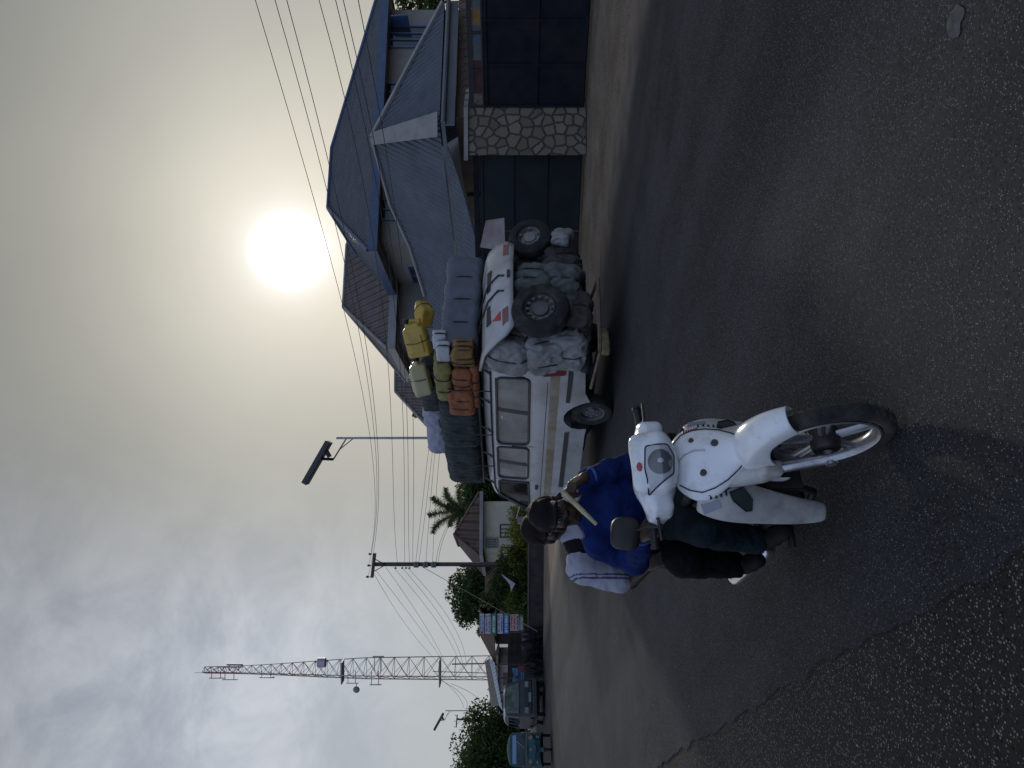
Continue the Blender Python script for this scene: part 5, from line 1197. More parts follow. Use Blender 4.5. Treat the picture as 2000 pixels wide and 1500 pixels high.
mo=[(-4.25,.8),(-4.2,1.5),(-4.05,1.92),(-3.7,1.98),(-1.2,1.98),(-.75,1.90),(-.22,1.22),(-.02,1.02),(.05,.7)]
mo=mo[::-1]; 
wA=rpoly([(-.98,1.25),(-.85,1.22),(-1.02,1.78),(-1.75,1.80),(-1.75,1.24)][1:],.06); wB=rpoly([(-1.85,1.24),(-1.85,1.80),(-2.9,1.80),(-2.9,1.24)],.06); wC=rpoly([(-3.0,1.24),(-3.0,1.80),(-3.95,1.78),(-4.0,1.26)],.06)
q=MB(); shell(q,[*mo,*[(p[0],p[1]) for p in ml[::-1]]] if False else ([(-4.2,.45)]+mo[::-1]+ml[:-1]),ym,.15,.1,0,(.6,1),.05,holes=(wA,wB,wC)); q.build('body',[m_mbus,m_vdark],mb_,smooth=35)
q=MB(); 
for a_,b_ in(((-3.9,1.985),(-2.6,2.03)),((-2.6,2.03),(-1.25,2.02)),((-1.25,2.02),(-.74,1.93))):
    q.add([(a_[0],-.56,a_[1]),(a_[0],.56,a_[1]),(b_[0],.56,b_[1]),(b_[0],-.56,b_[1]),(a_[0],-.66,a_[1]-.09),(b_[0],-.66,b_[1]-.09),(a_[0],.66,a_[1]-.09),(b_[0],.66,b_[1]-.09)],[(0,1,2,3),(4,0,3,5),(1,6,7,2)])
q.build('roof_panel',m_mroof,mb_)
for sd in(1,-1):
    for wv in(wA,wB,wC):
        q=MB(); patch(q,wv,ym,-.004,sd); o=q.build('side_window',m_vglass2,mb_); q=MB(); ring(q,wv,ym,.02,.004,sd); q.build('window_seal',m_vtrim,o)
    q=MB(); q.prism([(.052,sd*.45,.80),(.052,sd*.72,.80),(.02,sd*.72,.98),(.02,sd*.45,.98)],(.03,0,0)); q.build('headlight',m_rimw,mb_,bevel=.01)
    q=MB(); q.tube([(-.6,sd*.80,1.2),(-.5,sd*.98,1.25)],.015,5); q.box((-.5,sd*1.02,1.33),(.05,.14,.22)); q.build('wing_mirror',m_vtrim,mb_)
    for x in(-.62,-3.25): wheel((x,sd*.70,.31),.31,.2,mb_,sd,m_rim)
q=MB(); q.prism([(-.20,.68,1.26),(-.20,-.68,1.26),(-.70,-.60,1.86),(-.70,.60,1.86)],(.016,0,.013)); q.build('windscreen',m_shield,mb_)
q=MB(); q.box((.06,0,.89),(.03,.86,.16)); q.build('grille',m_vtrim,mb_); q=MB(); q.box((.09,.0,.50),(.16,1.66,.22)); q.build('bumper',m_vtrim,mb_,bevel=.04)
q=MB(); q.box((.085,0,.74),(.02,.42,.12)); q.build('number_plate',m_plate,mb_)
q=MB(); q.box((-2.1,0,.48),(3.6,1.5,.06)); 
for x in(-1.3,-2.2,-3.1): q.box((x,0,1.0),(.14,1.3,.75))
q.build('bench_seat',m_vdark,mb_)
q=MB(); q.box((-2.0,0,.34),(3.8,1.2,.16)); q.build('chassis',m_vdark,mb_)

# ================================================================ teal three-wheeler at the picture's left edge
m_teal=mat('teal_paint',(.001,.042,.052),.4,var=.15,scale=3,dirt=(.015,.045,.05),dscale=3,damt=.3,coat=.05,spec=.3)
m_tarp=mat('teal_canopy',(.02,.13,.15),.6,var=.2)
m_band=mat('tinted_sunband',(.10,.20,.30),.25,var=.06)
tk=vehicle('three_wheeler','teal three wheeled taxi facing the camera, cut by the edge of the picture','three wheeler',36,27.4,fx+R(-6))
def yt(x,z):
    y=.64
    if z>1.0: y-=.05*(z-1.0)
    if z>1.6: y-=.20*((z-1.6)/.14)**2
    if x>-.5 and z<1.05: y-=.30*max(0,(x+.5)/.5)**1.8
    if x>-.42 and z>=1.05: y-=.03
    return y
to=[(-2.3,.40),(-2.35,.9),(-2.25,1.5),(-2.1,1.68),(-1.6,1.76),(-.75,1.74),(-.58,1.66),(-.32,1.08),(-.12,.92),(0,.70),(.0,.48),(-.25,.42),(-.6,.36),(-1.5,.34)]+arch(-1.95,.27,.30,7)[::1]
door=rpoly([(-.68,.55),(-.62,1.06),(-.72,1.52),(-1.35,1.56),(-1.35,.50)],.08); rear=rpoly([(-1.45,.95),(-1.45,1.55),(-2.1,1.52),(-2.15,.95)],.08)
front=None
q=MB(); shell(q,to,yt,.12,.08,0,(.45,1),.04,holes=(door,rear)); q.build('body',[m_teal,m_vdark],tk,smooth=40)
for sd in(1,-1):
    q=MB(); patch(q,rear,yt,-.003,sd); q.build('side_curtain',m_tarp,tk)
    q=MB(); q.cyl((-.20,sd*.44,.86),(-.06,sd*.42,.86),.085,n=16); q.build('headlight',m_rimw,tk,smooth=40)
    q=MB(); q.tube([(-.48,sd*.60,1.30),(-.38,sd*.74,1.32)],.012,5); q.box((-.38,sd*.78,1.36),(.03,.10,.14)); q.build('wing_mirror',m_vtrim,tk)
    wheel((-1.95,sd*.54,.23),.23,.12,tk,sd,m_rim)
wheel((-.02,0,.23),.23,.11,tk,1,m_rim)
# black mask round the lamps, waist rail, windscreen with a sun band, wiper
q=MB(); q.prism([(-.165,.58,.78),(-.10,.30,.70),(.012,.10,.62),(.012,-.10,.62),(-.10,-.30,.70),(-.165,-.58,.78),(-.225,-.58,1.0),(-.225,.58,1.0)],(.035,0,.02)); q.build('lamp_mask',m_vtrim,tk)
q=MB(); q.cyl((-.14,0,.86),(-.06,0,.86),.06,n=14); q.build('centre_lamp',m_rimw,tk)
q=MB(); q.tube([(-.27,.61,1.02),(-.19,.3,1.02),(-.17,0,1.02),(-.19,-.3,1.02),(-.27,-.61,1.02)],.022,6); q.build('waist_rail',m_rust,tk)
Pf=lambda t,y,o=0: Vector((-.325-.235*t+.92*o,y,1.10+.50*t+.4*o))
q=MB(); q.prism([Pf(0,.56,.02),Pf(0,-.56,.02),Pf(.62,-.54,.02),Pf(.62,.54,.02)],(-.01,0,-.004)); ws=q.build('windscreen',m_vglass2,tk)
q=MB(); q.prism([Pf(.64,.53,.022),Pf(.64,-.53,.022),Pf(.95,-.50,.022),Pf(.95,.50,.022)],(-.01,0,-.004)); q.build('sun_band',m_band,ws)
q=MB(); q.tube([Pf(-.02,.08,.05),Pf(.60,.30,.05)],.010,5); q.build('wiper',m_galv,ws)
q=MB(); q.box((-.31,.02,1.07),(.03,1.14,.06)); q.build('cowl_panel',m_teal,tk)
q=MB(); pts=[(.02+.25*math.cos(a),0,.24+.26*math.sin(a)) for a in [R(x) for x in range(20,150,12)]]
q.loft([[Vector(p)+Vector((0,y,-.03 if abs(y)>.05 else 0)) for y in(-.085,-.05,.05,.085)] for p in pts],closed=False,cap=False); q.build('front_mudguard',m_teal,tk,solid=.012,smooth=50)
q=MB(); q.box((-1.2,0,.45),(1.6,1.05,.05)); q.box((-1.75,0,.75),(.45,1.0,.18)); q.box((-1.98,0,1.05),(.12,1.0,.5)); q.box((-.85,0,.72),(.3,.7,.14)); q.build('seat',m_vdark,tk)
for (y,z,w_,h_) in((.42,.62,.16,.05),(.43,.54,.12,.04),(-.42,.60,.14,.06)):
    q=MB(); x=-.10; q.box((-.115 if abs(y)>.4 else -.05,y,z),(.09,w_,h_)); q.build('painted_mark',m_plate,tk)
# ================================================================ the white motorbike
PSI=R(28); BC=Vector((-.507,3.67,0)); BM=Matrix.Translation(BC)@Matrix.Rotation(PSI-PI/2,4,'Z'); BI=BM.inverted(); BML=BM@Matrix.Rotation(R(2.6),4,'X')
def bhit(u,v,ax,c):
    o=BI@Vector((0,0,1.6)); d=(BI.to_3x3()@Vector(((u-750)/F,1,(1000-v)/F))); t=(c-o[ax])/d[ax]; return o+d*t
m_bw=mat('bike_white_plastic',(.74,.75,.77),.22,var=.03,scale=3,dirt=(.40,.39,.37),dscale=5,damt=.28,coat=.5)
m_bwd=mat('bike_dusty_white_plastic',(.50,.49,.475),.5,var=.08,scale=5,dirt=(.26,.22,.18),dscale=7,damt=.55)
m_alloy=mat('bike_alloy',(.40,.40,.42),.32,.8,.1,10,dirt=(.14,.12,.10),dscale=9,damt=.4)
m_chrome=mat('muffler_chrome',(.62,.60,.58),.22,.9,.06,10)
m_eng=mat('engine_black',(.025,.025,.027),.5,.3,.3,9,dirt=(.07,.055,.045),dscale=6)
m_rubber=mat('grip_rubber',(.012,.012,.013),.55)
m_seatb=mat('seat_vinyl',(.015,.015,.016),.45,var=.2)
m_lens=mat('headlight_glass',(.09,.10,.11),.06,.0,.15,12,coat=1.0)
m_lensw=mat('position_lamp_lens',(.42,.43,.45),.12,0,.05,12,coat=.8)
m_smoke=mat('smoked_indicator_lens',(.05,.06,.06),.1,var=.2,coat=.8)
m_grey=mat('grey_decal',(.24,.26,.31),.35,var=.05)
m_decr=mat('red_decal',(.36,.05,.06),.4)
m_bolt=mat('dark_bolt',(.10,.085,.08),.5,.4)
m_seam=mat('panel_gap_black',(.012,.012,.014),.7)
bike=thing('motorcycle','white step through motorbike carrying two riders, in front of the van','motorcycle'); bike.matrix_world=BML
V3_=Vector
FA=Vector((.62,0,.285)); RA=Vector((-.62,0,.285)); RK=Vector((-.446,0,.895)).normalized()
def bwheel(c,name):
    q=MB(); q.torus(c,(0,1,0),.250,.034,44,12,flat=1.05)
    for i in range(44):
        a=2*PI*i/44
        for sd in(-1,1):
            p=c+Vector((math.cos(a),0,math.sin(a)))*.281+Vector((0,sd*.014,0)); t=Vector((-math.sin(a),0,math.cos(a)))
            q.prism([p-t*.006-Vector((0,.010,0)),p+t*.006-Vector((0,.010,0)),p+t*.012+Vector((0,.012,0)),p-t*.0+Vector((0,.012,0))],Vector((math.cos(a),0,math.sin(a)))*.0035)
    o=q.build(name,m_tyre,bike,smooth=60)
    q=MB(); q.lathe([(.222,-.030),(.214,-.034),(.198,-.020),(.193,0),(.198,.020),(.214,.034),(.222,.030)],c,(0,1,0),44,cap=False); q.build('rim',m_alloy,o,smooth=40)
    q=MB()
    for i in range(5):
        for da in(-.11,.11):
            a=2*PI*i/5+.35; p0=c+Vector((math.cos(a+da*2.2),0,math.sin(a+da*2.2)))*.05; p1=c+Vector((math.cos(a+da*.85),0,math.sin(a+da*.85)))*.198
            q.tube([p0,p1],[.014,.010],6)
    q.build('spoke',m_alloy,o,smooth=50)
    q=MB(); q.lathe([(.0,-.055),(.055,-.055),(.062,-.03),(.062,.03),(.055,.055),(0,.055)],c,(0,1,0),24); q.build('hub',m_eng,o,smooth=40); return o
bwheel(FA,'front_wheel'); bwheel(RA,'rear_wheel')
for s in(-1,1):
    y=s*.092; a0=FA+Vector((0,y,0)); q=MB(); q.tube([a0-RK*.03,a0+RK*.10,a0+RK*.34],[.026,.024,.022],12); q.cyl(a0+Vector((0,.03,0)),a0-Vector((0,.03,0)),.022,n=12); q.build('fork_leg',m_alloy,bike,smooth=50)
    b=Blend(.009); b.cap(a0+RK*.28+Vector((-.005,s*.004,0)),a0+RK*.50+Vector((.01,-s*.01,0)),.045,.052); b.rbox(a0+RK*.24,(.045,.034,.05),.02,k=.02); skin(b,'fork_cover',m_bwd,bike,relax=2)
q=MB(); q.tube([FA+Vector((.0,-.075,.05)),FA+Vector((-.10,-.088,.14)),FA+RK*.5+Vector((0,-.07,0))],.006,6); q.build('brake_cable',m_rubber,bike)
# mudguard
def arc(a,r,y): return FA+Vector((math.cos(R(a))*r,y,math.sin(R(a))*r))
secs=[]
for a in frange(44,166,6):
    t=(a-44)/122; w_=.048+.036*min(1,t*2.2)*(1-.25*max(0,t-.75)/.25); sk=.055+.075*max(0,1-abs(t-.55)/.30)
    r=.308+.022*math.sin(PI*t)
    sec=[]
    for k in range(13):
        u=-1+k/6; ph=abs(u); 
        if ph<.6: yy=w_*math.sin(ph/.6*PI/2)*(1 if u>0 else -1); rr=r+.040*math.cos(ph/.6*PI/2)*1.0
        else: yy=(w_+.004)*(1 if u>0 else -1); rr=r-sk*(ph-.6)/.4
        sec.append(arc(a,rr,yy))
    secs.append(sec)
q=MB(); q.loft(secs,closed=False,cap=False); q.build('front_mudguard',m_bw,bike,smooth=60,solid=.006,sub=1)
# front cover between lamp and wheel
def panel(rows,ny=9):      # rows: (z, half width, x centre, drop back at the edge, y shift)
    out=[]
    for z,hw,xc,dx in rows:
        out.append([Vector((xc-dx*abs(2*k/(ny-1)-1)**2.2,hw*(2*k/(ny-1)-1),z)) for k in range(ny)])
    return out
q=MB(); q.loft(panel([(.872,.085,.375,.03),(.868,.115,.405,.04),(.83,.160,.445,.07),(.78,.182,.475,.10),(.73,.178,.50,.10),(.68,.150,.525,.085),(.63,.105,.545,.06),(.595,.06,.555,.03),(.585,.03,.55,.015)]),closed=False,cap=False)
fc=q.build('front_cover',m_bw,bike,smooth=60,solid=.012,sub=1)
FR=[(.872,.085,.375,.03),(.868,.115,.405,.04),(.83,.160,.445,.07),(.78,.182,.475,.10),(.73,.178,.50,.10),(.68,.150,.525,.085),(.63,.105,.545,.06),(.595,.06,.555,.03)]
def fcp(y,z,o=.010):
    for i in range(len(FR)-1):
        if FR[i][0]>=z>=FR[i+1][0]:
            t=(FR[i][0]-z)/max(1e-6,FR[i][0]-FR[i+1][0]); hw,xc,dx=[FR[i][k]*(1-t)+FR[i+1][k]*t for k in(1,2,3)]; return Vector((xc-dx*min(1.2,abs(y)/hw)**2.2+o,y,z))
    return Vector((.5,y,z))
for y,z,r in((-.075,.775,.014),(.045,.715,.016),(.085,.80,.011)):
    p=fcp(y,z,.004); q=MB(); q.cyl(p-Vector((.01,0,0)),p+Vector((.010,0,0)),r,n=16); q.build('bolt',m_bolt,fc,bevel=.002)
q=MB(); q.add([fcp(y,z,.0085) for y,z in((-.03,.862),(.05,.862),(.03,.80),(-.005,.785))],[(0,1,2,3)]); 
q=MB(); q.tube([fcp(y,z,.010) for y,z in((-.005,.868),(.02,.84),(.03,.80),(.02,.76))],.0035,5); q.build('moulded_crease',m_bwd,fc)
q=MB()
for i in range(6): q.box(fcp(.150,.812-.0105*i,.006),(.006,.013,.007))
q.build('red_lettering',m_decr,fc)
for s_ in(-1,1):
    q=MB(); q.tube([fcp(s_*y,z,.009) for y,z in((.098,.866),(.132,.83),(.148,.78),(.140,.73),(.118,.68),(.085,.635),(.05,.60))],.0028,5); q.build('panel_gap',m_seam,fc)
    pass
# leg shields
def wing(s):
    rows=[(.80,.135,.205,.38,.33),(.74,.15,.235,.405,.325),(.68,.135,.250,.42,.315),(.62,.105,.255,.42,.30),(.56,.10,.255,.39,.28),(.50,.11,.252,.355,.26),(.42,.122,.250,.315,.235),(.34,.132,.246,.28,.21),(.26,.140,.240,.245,.19),(.19,.148,.232,.22,.175),(.165,.158,.220,.21,.178)]
    secs=[]
    for z,yi,yo,xi,xo in rows:
        secs.append([Vector((xi+(xo-xi)*t**1.4+.012*math.sin(PI*t),s*(yi+(yo-yi)*t),z)) for t in(0,.2,.4,.6,.8,1)])
    q=MB(); q.loft(secs,closed=False,cap=False); o=q.build('leg_shield',m_bw if False else m_bwd,bike,smooth=60,solid=.012,sub=1)
    def P(z,t,off=.009):
        for i in range(len(rows)-1):
            if rows[i][0]>=z>=rows[i+1][0]:
                f=(rows[i][0]-z)/(rows[i][0]-rows[i+1][0]); a,b_,c_,d=[rows[i][k]*(1-f)+rows[i+1][k]*f for k in(1,2,3,4)]
                return Vector((c_+(d-c_)*t**1.4+.012*math.sin(PI*t)+off,s*(a+(b_-a)*t+off*.5),z))
    q=MB(); pts=[P(.665,.18,.014),P(.650,.45,.016),P(.585,.72,.016),P(.555,.70,.014),P(.555,.45,.014),P(.60,.15,.014)]
    c=sum(pts,Vector())/len(pts)+Vector((.010,s*.004,0)); q.add(pts+[c],[(i,(i+1)%6,6) for i in range(6)]); i_=q.build('indicator',m_smoke,o,smooth=60)
    q=MB(); q.tube(pts,.004,5,closed=True); q.build('indicator_seal',m_seam,i_)
    q=MB(); q.add([P(.785,.62),P(.765,.95),P(.70,.62),P(.712,.36)],[(0,1,2,3)]); q.build('grey_decal',m_grey,o,solid=.002)
    q=MB(); q.tube([P(.795,.10,.012),P(.75,.08,.012),P(.70,.06,.012),P(.655,.03,.012)],.004,5); q.build('panel_gap',m_seam,o)
    for k in range(4):
        z=.745-.022*k; q=MB(); q.box(P(z,.16,.008),(.008,.022,.007)); q.build('vent_slot',m_seam,o)
    return o
wing(-1); wing(1)
# inner cover and side body behind the leg shield
for s in(-1,1):
    q=MB(); q.prism([(.30,s*.105,.78),(.36,s*.10,.62),(.30,s*.10,.45),(.16,s*.11,.36),(-.02,s*.12,.36),(-.06,s*.125,.50),(.06,s*.12,.62),(.20,s*.115,.70)],(0,s*.03,0)); q.build('inner_panel',m_bwd,bike,bevel=.008)
    q=MB(); q.prism([(.10,s*.137,.52),(.02,s*.137,.56),(.0,s*.137,.44),(.08,s*.137,.42)],(0,s*.006,0)); q.build('side_vent',m_seam,bike)
    q=MB(); q.loft([[Vector((x,s*y,z)) for y,z in((.06,z0),(w_,z0+.02),(w_+.02,(z0+z1)/2),(w_-.01,z1),(.05,z1))] for x,w_,z0,z1 in((-.02,.11,.56,.72),(-.2,.13,.50,.73),(-.45,.13,.54,.76),(-.7,.10,.64,.79),(-.82,.06,.72,.80))]); q.build('side_cover',m_bw,bike,smooth=50)
q=MB(); q.loft([[Vector((x,w_*math.sin(a),z+h*math.cos(a)*.5)) for a in [2*PI*i/12 for i in range(12)]] for x,w_,z,h in((.10,.05,.735,.05),(.02,.11,.755,.08),(-.2,.135,.765,.09),(-.5,.13,.785,.09),(-.72,.10,.81,.07),(-.78,.05,.81,.04))]); q.build('saddle',m_seatb,bike,smooth=60)
# bars, cowl, lamp, grips, mirror
b=Blend(.0075); b.rbox((.385,0,.975),(.090,.140,.088),.045,Matrix.Rotation(-.28,3,'Y'),k=.03); b.ell((.43,0,.945),(.068,.135,.078),k=.03)
for s in(-1,1):
    b.cap((.36,s*.08,.985),(.295,s*.205,.965),.062,.046,k=.05); b.rbox((.34,s*.155,.955),(.05,.075,.055),.03,Matrix.Rotation(-s*.45,3,'Z'),k=.03)
b.rbox((.37,0,1.06),(.16,.4,.03),.005,sub=True,rot=Matrix.Rotation(-.35,3,'Y')) if False else None
cw=skin(b,'handlebar_cowl',m_bw,bike,relax=3)
from mathutils.bvhtree import BVHTree
dg=bpy.context.evaluated_depsgraph_get(); bv=BVHTree.FromObject(cw,dg); BLI=BML.inverted()
def lens_pt(u,v,x=.47):      # sighting -> (y, z) on the plane x of the leaning bike
    o=BLI@Vector((0,0,1.6)); d=BLI.to_3x3()@Vector(((u-750)/F,1,(1000-v)/F)); p=o+d*((x-o.x)/d.x); return p.y,p.z
def on_cowl(y,z,off=.004):
    h,n_,i_,d_=bv.ray_cast(Vector((1,y,z)),Vector((-1,0,0)))
    return (h+n_*off) if h is not None else Vector((.40,y,z))
def cowl_patch(poly,off,dome=0,rings=7):
    N_=len(poly); cy=sum(p[0] for p in poly)/N_; cz=sum(p[1] for p in poly)/N_; vs=[]; fs=[]
    for r in range(rings):
        t=1-r/rings
        for y,z in poly: vs.append(on_cowl(cy+(y-cy)*t,cz+(z-cz)*t,off+dome*(1-t*t)))
    vs.append(on_cowl(cy,cz,off+dome))
    for r in range(rings-1):
        for i in range(N_): fs.append((r*N_+i,r*N_+(i+1)%N_,(r+1)*N_+(i+1)%N_,(r+1)*N_+i))
    for i in range(N_): fs.append(((rings-1)*N_+i,(rings-1)*N_+(i+1)%N_,rings*N_))
    m_=MB(); m_.add(vs,fs); return m_
def dense(poly,k=4): return [tuple(Vector(poly[i]).lerp(Vector(poly[(i+1)%len(poly)]),j/k)) for i in range(len(poly)) for j in range(k)]
lz=[lens_pt(*p) for p in((627,1260),(585,1260),(541,1270),(556,1292),(573,1314),(607,1314),(628,1301))]
hl=cowl_patch(dense(rpoly(lz,.012,3),2),.003,.004).build('headlight',m_lensw,bike,smooth=60)
c_=lens_pt(594,1288); rr_=.054
rl=[(c_[0]+rr_*1.02*math.cos(2*PI*i/28),c_[1]+rr_*.92*math.sin(2*PI*i/28)) for i in range(28)]
cowl_patch(rl,.0075,.008).build('reflector_bowl',m_lens,hl,smooth=60)
cowl_patch([(c_[0]+.011*math.cos(2*PI*i/12),c_[1]+.011*math.sin(2*PI*i/12)) for i in range(12)],.019,.002,2).build('bulb',m_lensw,hl,smooth=60)
q=MB(); q.tube([on_cowl(y,z,.004) for y,z in dense(rpoly(lz,.012,3),2)],.0032,5,closed=True); q.build('lamp_seal',m_seam,hl)
bc=lens_pt(585,1248,.44); cowl_patch([(bc[0]+.021*math.cos(2*PI*i/18),bc[1]+.011*math.sin(2*PI*i/18)) for i in range(18)],.003,.003,3).build('red_badge',m_decr,bike,smooth=60)
for s in(-1,1):
    q=MB(); q.cyl((.30,s*.20,.985),(.265,s*.335,.985),.0175,n=14); 
    for k in range(7): q.torus(Vector((.30,s*.20,.985)).lerp(Vector((.265,s*.335,.985)),.15+.12*k),(-.26,s,0),.0175,.0025,14,5)
    q.cyl((.266,s*.332,.985),(.262,s*.345,.985),.021,n=14); q.build('grip',m_rubber,bike,smooth=50)
    q=MB(); q.tube([(.315,s*.205,.985),(.36,s*.24,.975),(.345,s*.33,.97)],[.008,.007,.006],6); q.build('brake_lever',m_eng,bike)
q=MB(); p=bhit(490,1284,0,.33); mc=bhit(480,1213,0,.27); q.tube([p,p.lerp(mc,.4)+Vector((.0,.01,.0)),mc+Vector((0,.0,-.03))],[.007,.006,.006],8); q.ell(p,(.012,.014,.014),None,10,8); q.build('mirror_stem',m_rubber,bike)
rot=Matrix.Rotation(.15,3,'Z')@Matrix.Rotation(-.1,3,'Y'); pl=rpoly([(-.085,-.055),(.07,-.075),(.085,.05),(-.06,.075)],.05,6)
q=MB(); q.loft([[mc+rot@Vector((dx,x*sc,z*sc)) for x,z in pl] for dx,sc in((-.018,.98),(-.010,1.0),(.0,1.0),(.014,.86),(.022,.55))]); q.build('mirror',m_rubber,bike,smooth=50)
# engine, frame, exhaust
b=Blend(.01); b.rbox((-.02,0,.30),(.16,.12,.10),.05); b.cap((.08,0,.33),(.30,0,.37),.075,.06,k=.02); b.cap((-.08,-.13,.30),(-.08,.13,.30),.09,.09,k=.02); skin(b,'engine',m_eng,bike,relax=1)
q=MB()
for k in range(6): q.box((.14+.028*k,0,.36),(.008,.19,.17))
q.build('cooling_fin',m_eng,bike)
q=MB(); q.tube([(.38,0,.86),(.30,0,.66),(.10,0,.48),(-.25,0,.52),(-.5,0,.66),(-.75,0,.72)],.03,8); q.tube([(-.1,0,.34),(-.62,.10,.285)],.022,6); q.tube([(-.1,0,.34),(-.62,-.10,.285)],.022,6); q.build('frame',m_eng,bike)
for s in(-1,1):
    q=MB(); q.tube([(-.60,s*.115,.30),(-.48,s*.125,.66)],[.026,.030],10); q.build('shock_absorber',m_alloy,bike)
    q=MB(); q.cyl((.0,s*.12,.265),(.0,s*.30,.275),.018,n=10); q.build('footrest',m_rubber,bike)
    q=MB(); q.cyl((-.36,s*.12,.33),(-.36,s*.28,.335),.016,n=10); q.build('passenger_footrest',m_rubber,bike)
m0=V3_((-.42,-.175,.235)); m1=V3_((-.84,-.235,.315))
q=MB(); q.tube([(.22,-.06,.30),(.20,-.09,.20),(.0,-.13,.17),m0+Vector((.16,.03,-.02)),m0],[.018,.018,.018,.02,.028],10); q.build('exhaust_pipe',m_eng,bike,smooth=60)
d=(m1-m0).normalized(); me_=m0+d*.43
q=MB(); q.tube([m0,m0+d*.015,m0+d*.04,m0+d*.40,me_,me_+d*.012],[.028,.046,.054,.056,.050,.02],20); q.build('muffler',m_chrome,bike,smooth=50)
q=MB(); q.tube([(-.05,.10,.30),(-.02,.16,.06),(.03,.24,.10)],.012,6); q.build('side_stand',m_eng,bike)
q=MB(); q.loft([[RA+Vector((math.cos(R(a))*r,y,math.sin(R(a))*r)) for y,r in((-.055,.28),(-.05,.325),(0,.335),(.05,.325),(.055,.28))] for a in frange(35,175,10)],closed=False,cap=False); q.build('rear_mudguard',m_eng,bike,solid=.006)
q=MB(); q.box((-.86,0,.74),(.03,.16,.06)); q.build('tail_light',m_redl,bike,bevel=.01)
# ================================================================ people on the bike
m_skin=mat('dark_brown_skin',(.034,.018,.012),.48,var=.15,scale=12,spec=.4)
m_skin2=mat('deep_brown_skin',(.030,.017,.013),.5,var=.15,scale=12,spec=.4)
m_cap=mat('dark_cap_cloth',(.007,.006,.008),.7,var=.3,bump=.3,bscale=60,spec=.12)
m_cap2=mat('dark_maroon_cap_cloth',(.009,.006,.007),.75,var=.3,bump=.3,bscale=60,spec=.12)
m_blue=mat('blue_sweater',(.006,.016,.085),.85,var=.2,scale=14,bump=.35,bscale=50,spec=.12)
m_blue2=mat('blue_sweater_cuff',(.03,.07,.24),.85,var=.2)
m_jean=mat('dark_jeans',(.011,.019,.024),.85,var=.3,scale=10,bump=.35,bscale=60,spec=.12)
m_trous=mat('black_trousers',(.006,.006,.008),.9,var=.2,bump=.3,spec=.12)
m_shw=mat('white_jersey',(.30,.30,.36),.8,var=.06,bump=.2,bscale=30,spec=.12); m_shb=mat('black_jersey_panel',(.008,.008,.010),.85,spec=.12); m_shs=mat('purple_jersey_stripe',(.05,.035,.09),.8)
m_eye=mat('eye_white',(.30,.27,.24),.3); m_iris=mat('iris',(.01,.008,.007),.2); m_shoe=mat('dark_shoe',(.008,.008,.009),.75,var=.3,spec=.15)
m_cane=mat('pale_cane',(.42,.34,.20),.6,var=.2,scale=20,bump=.2); m_palm=mat('palm_skin',(.28,.18,.11),.6)
V3=Vector
def head(b,c,hf,hu):
    hf=V3(hf).normalized(); hs=V3(hu).cross(hf).normalized(); hu=hf.cross(hs).normalized(); hs=hu.cross(hf)
    M3=Matrix((hf,hs,hu)).transposed(); P=lambda f,s,u: c+hf*f+hs*s+hu*u
    b.ell(P(-.012,0,.035),(.098,.076,.098),M3,k=.02); b.ell(P(.022,0,-.035),(.070,.062,.080),M3,k=.03); b.cap(P(.055,-.018,-.098),P(.055,.018,-.098),.024,k=.03)
    b.cap(P(.083,-.036,.022),P(.083,.036,.022),.014,k=.02); b.cap(P(.092,0,.008),P(.108,0,-.030),.010,.015,k=.012); b.cap(P(.096,-.013,-.032),P(.096,.013,-.032),.010,k=.01)
    b.cap(P(.084,-.018,-.060),P(.084,.018,-.060),.010,k=.008); b.cap(P(.081,-.016,-.076),P(.081,.016,-.076),.011,k=.008)
    for s in(-1,1):
        b.ell(P(.060,s*.045,-.020),(.03,.025,.025),M3,k=.02); b.ell(P(-.01,s*.080,-.008),(.022,.010,.034),M3,k=.008)
        b.ell(P(.094,s*.033,.002),(.014,.019,.011),M3,k=.004,sub=True)
    return P,M3
def hand(b,w,df,nn,curl,ts,k=.010,sc=1.0):
    df=V3(df).normalized(); nn=(V3(nn)-df*V3(nn).dot(df)).normalized(); sd=df.cross(nn).normalized()
    M3=Matrix((df,sd,nn)).transposed(); b.rbox(w+df*.045*sc,(.050*sc,.040*sc,.016*sc),.014,M3,k=.015)
    for i,(o,L_) in enumerate(((-.030,.075),(-.010,.084),(.010,.078),(.029,.062))):
        p=w+df*.088*sc+sd*o*sc; d=df.copy(); pts=[p-df*.02]; rs=[.0095]; 
        for j,fr in enumerate((.42,.32,.26)):
            d=Matrix.Rotation(curl[j]*(1+.08*i),3,sd)@d; p=p+d*L_*fr*sc; pts.append(p); rs.append(.0092-.0008*j)
        b.chain(pts,rs,k=.004)
    p=w+df*.02*sc+sd*ts*.036*sc; d=(df*.75+sd*ts*.75+nn*.3).normalized(); pts=[p,p+d*.035*sc]; d=(df*.9+sd*ts*.15+nn*.55).normalized(); pts += [pts[-1]+d*.032*sc]; d=(df*.8-sd*ts*.1+nn*.75).normalized(); pts+=[pts[-1]+d*.026*sc]; b.chain(pts,[.014,.0115,.0105,.009],k=.006)
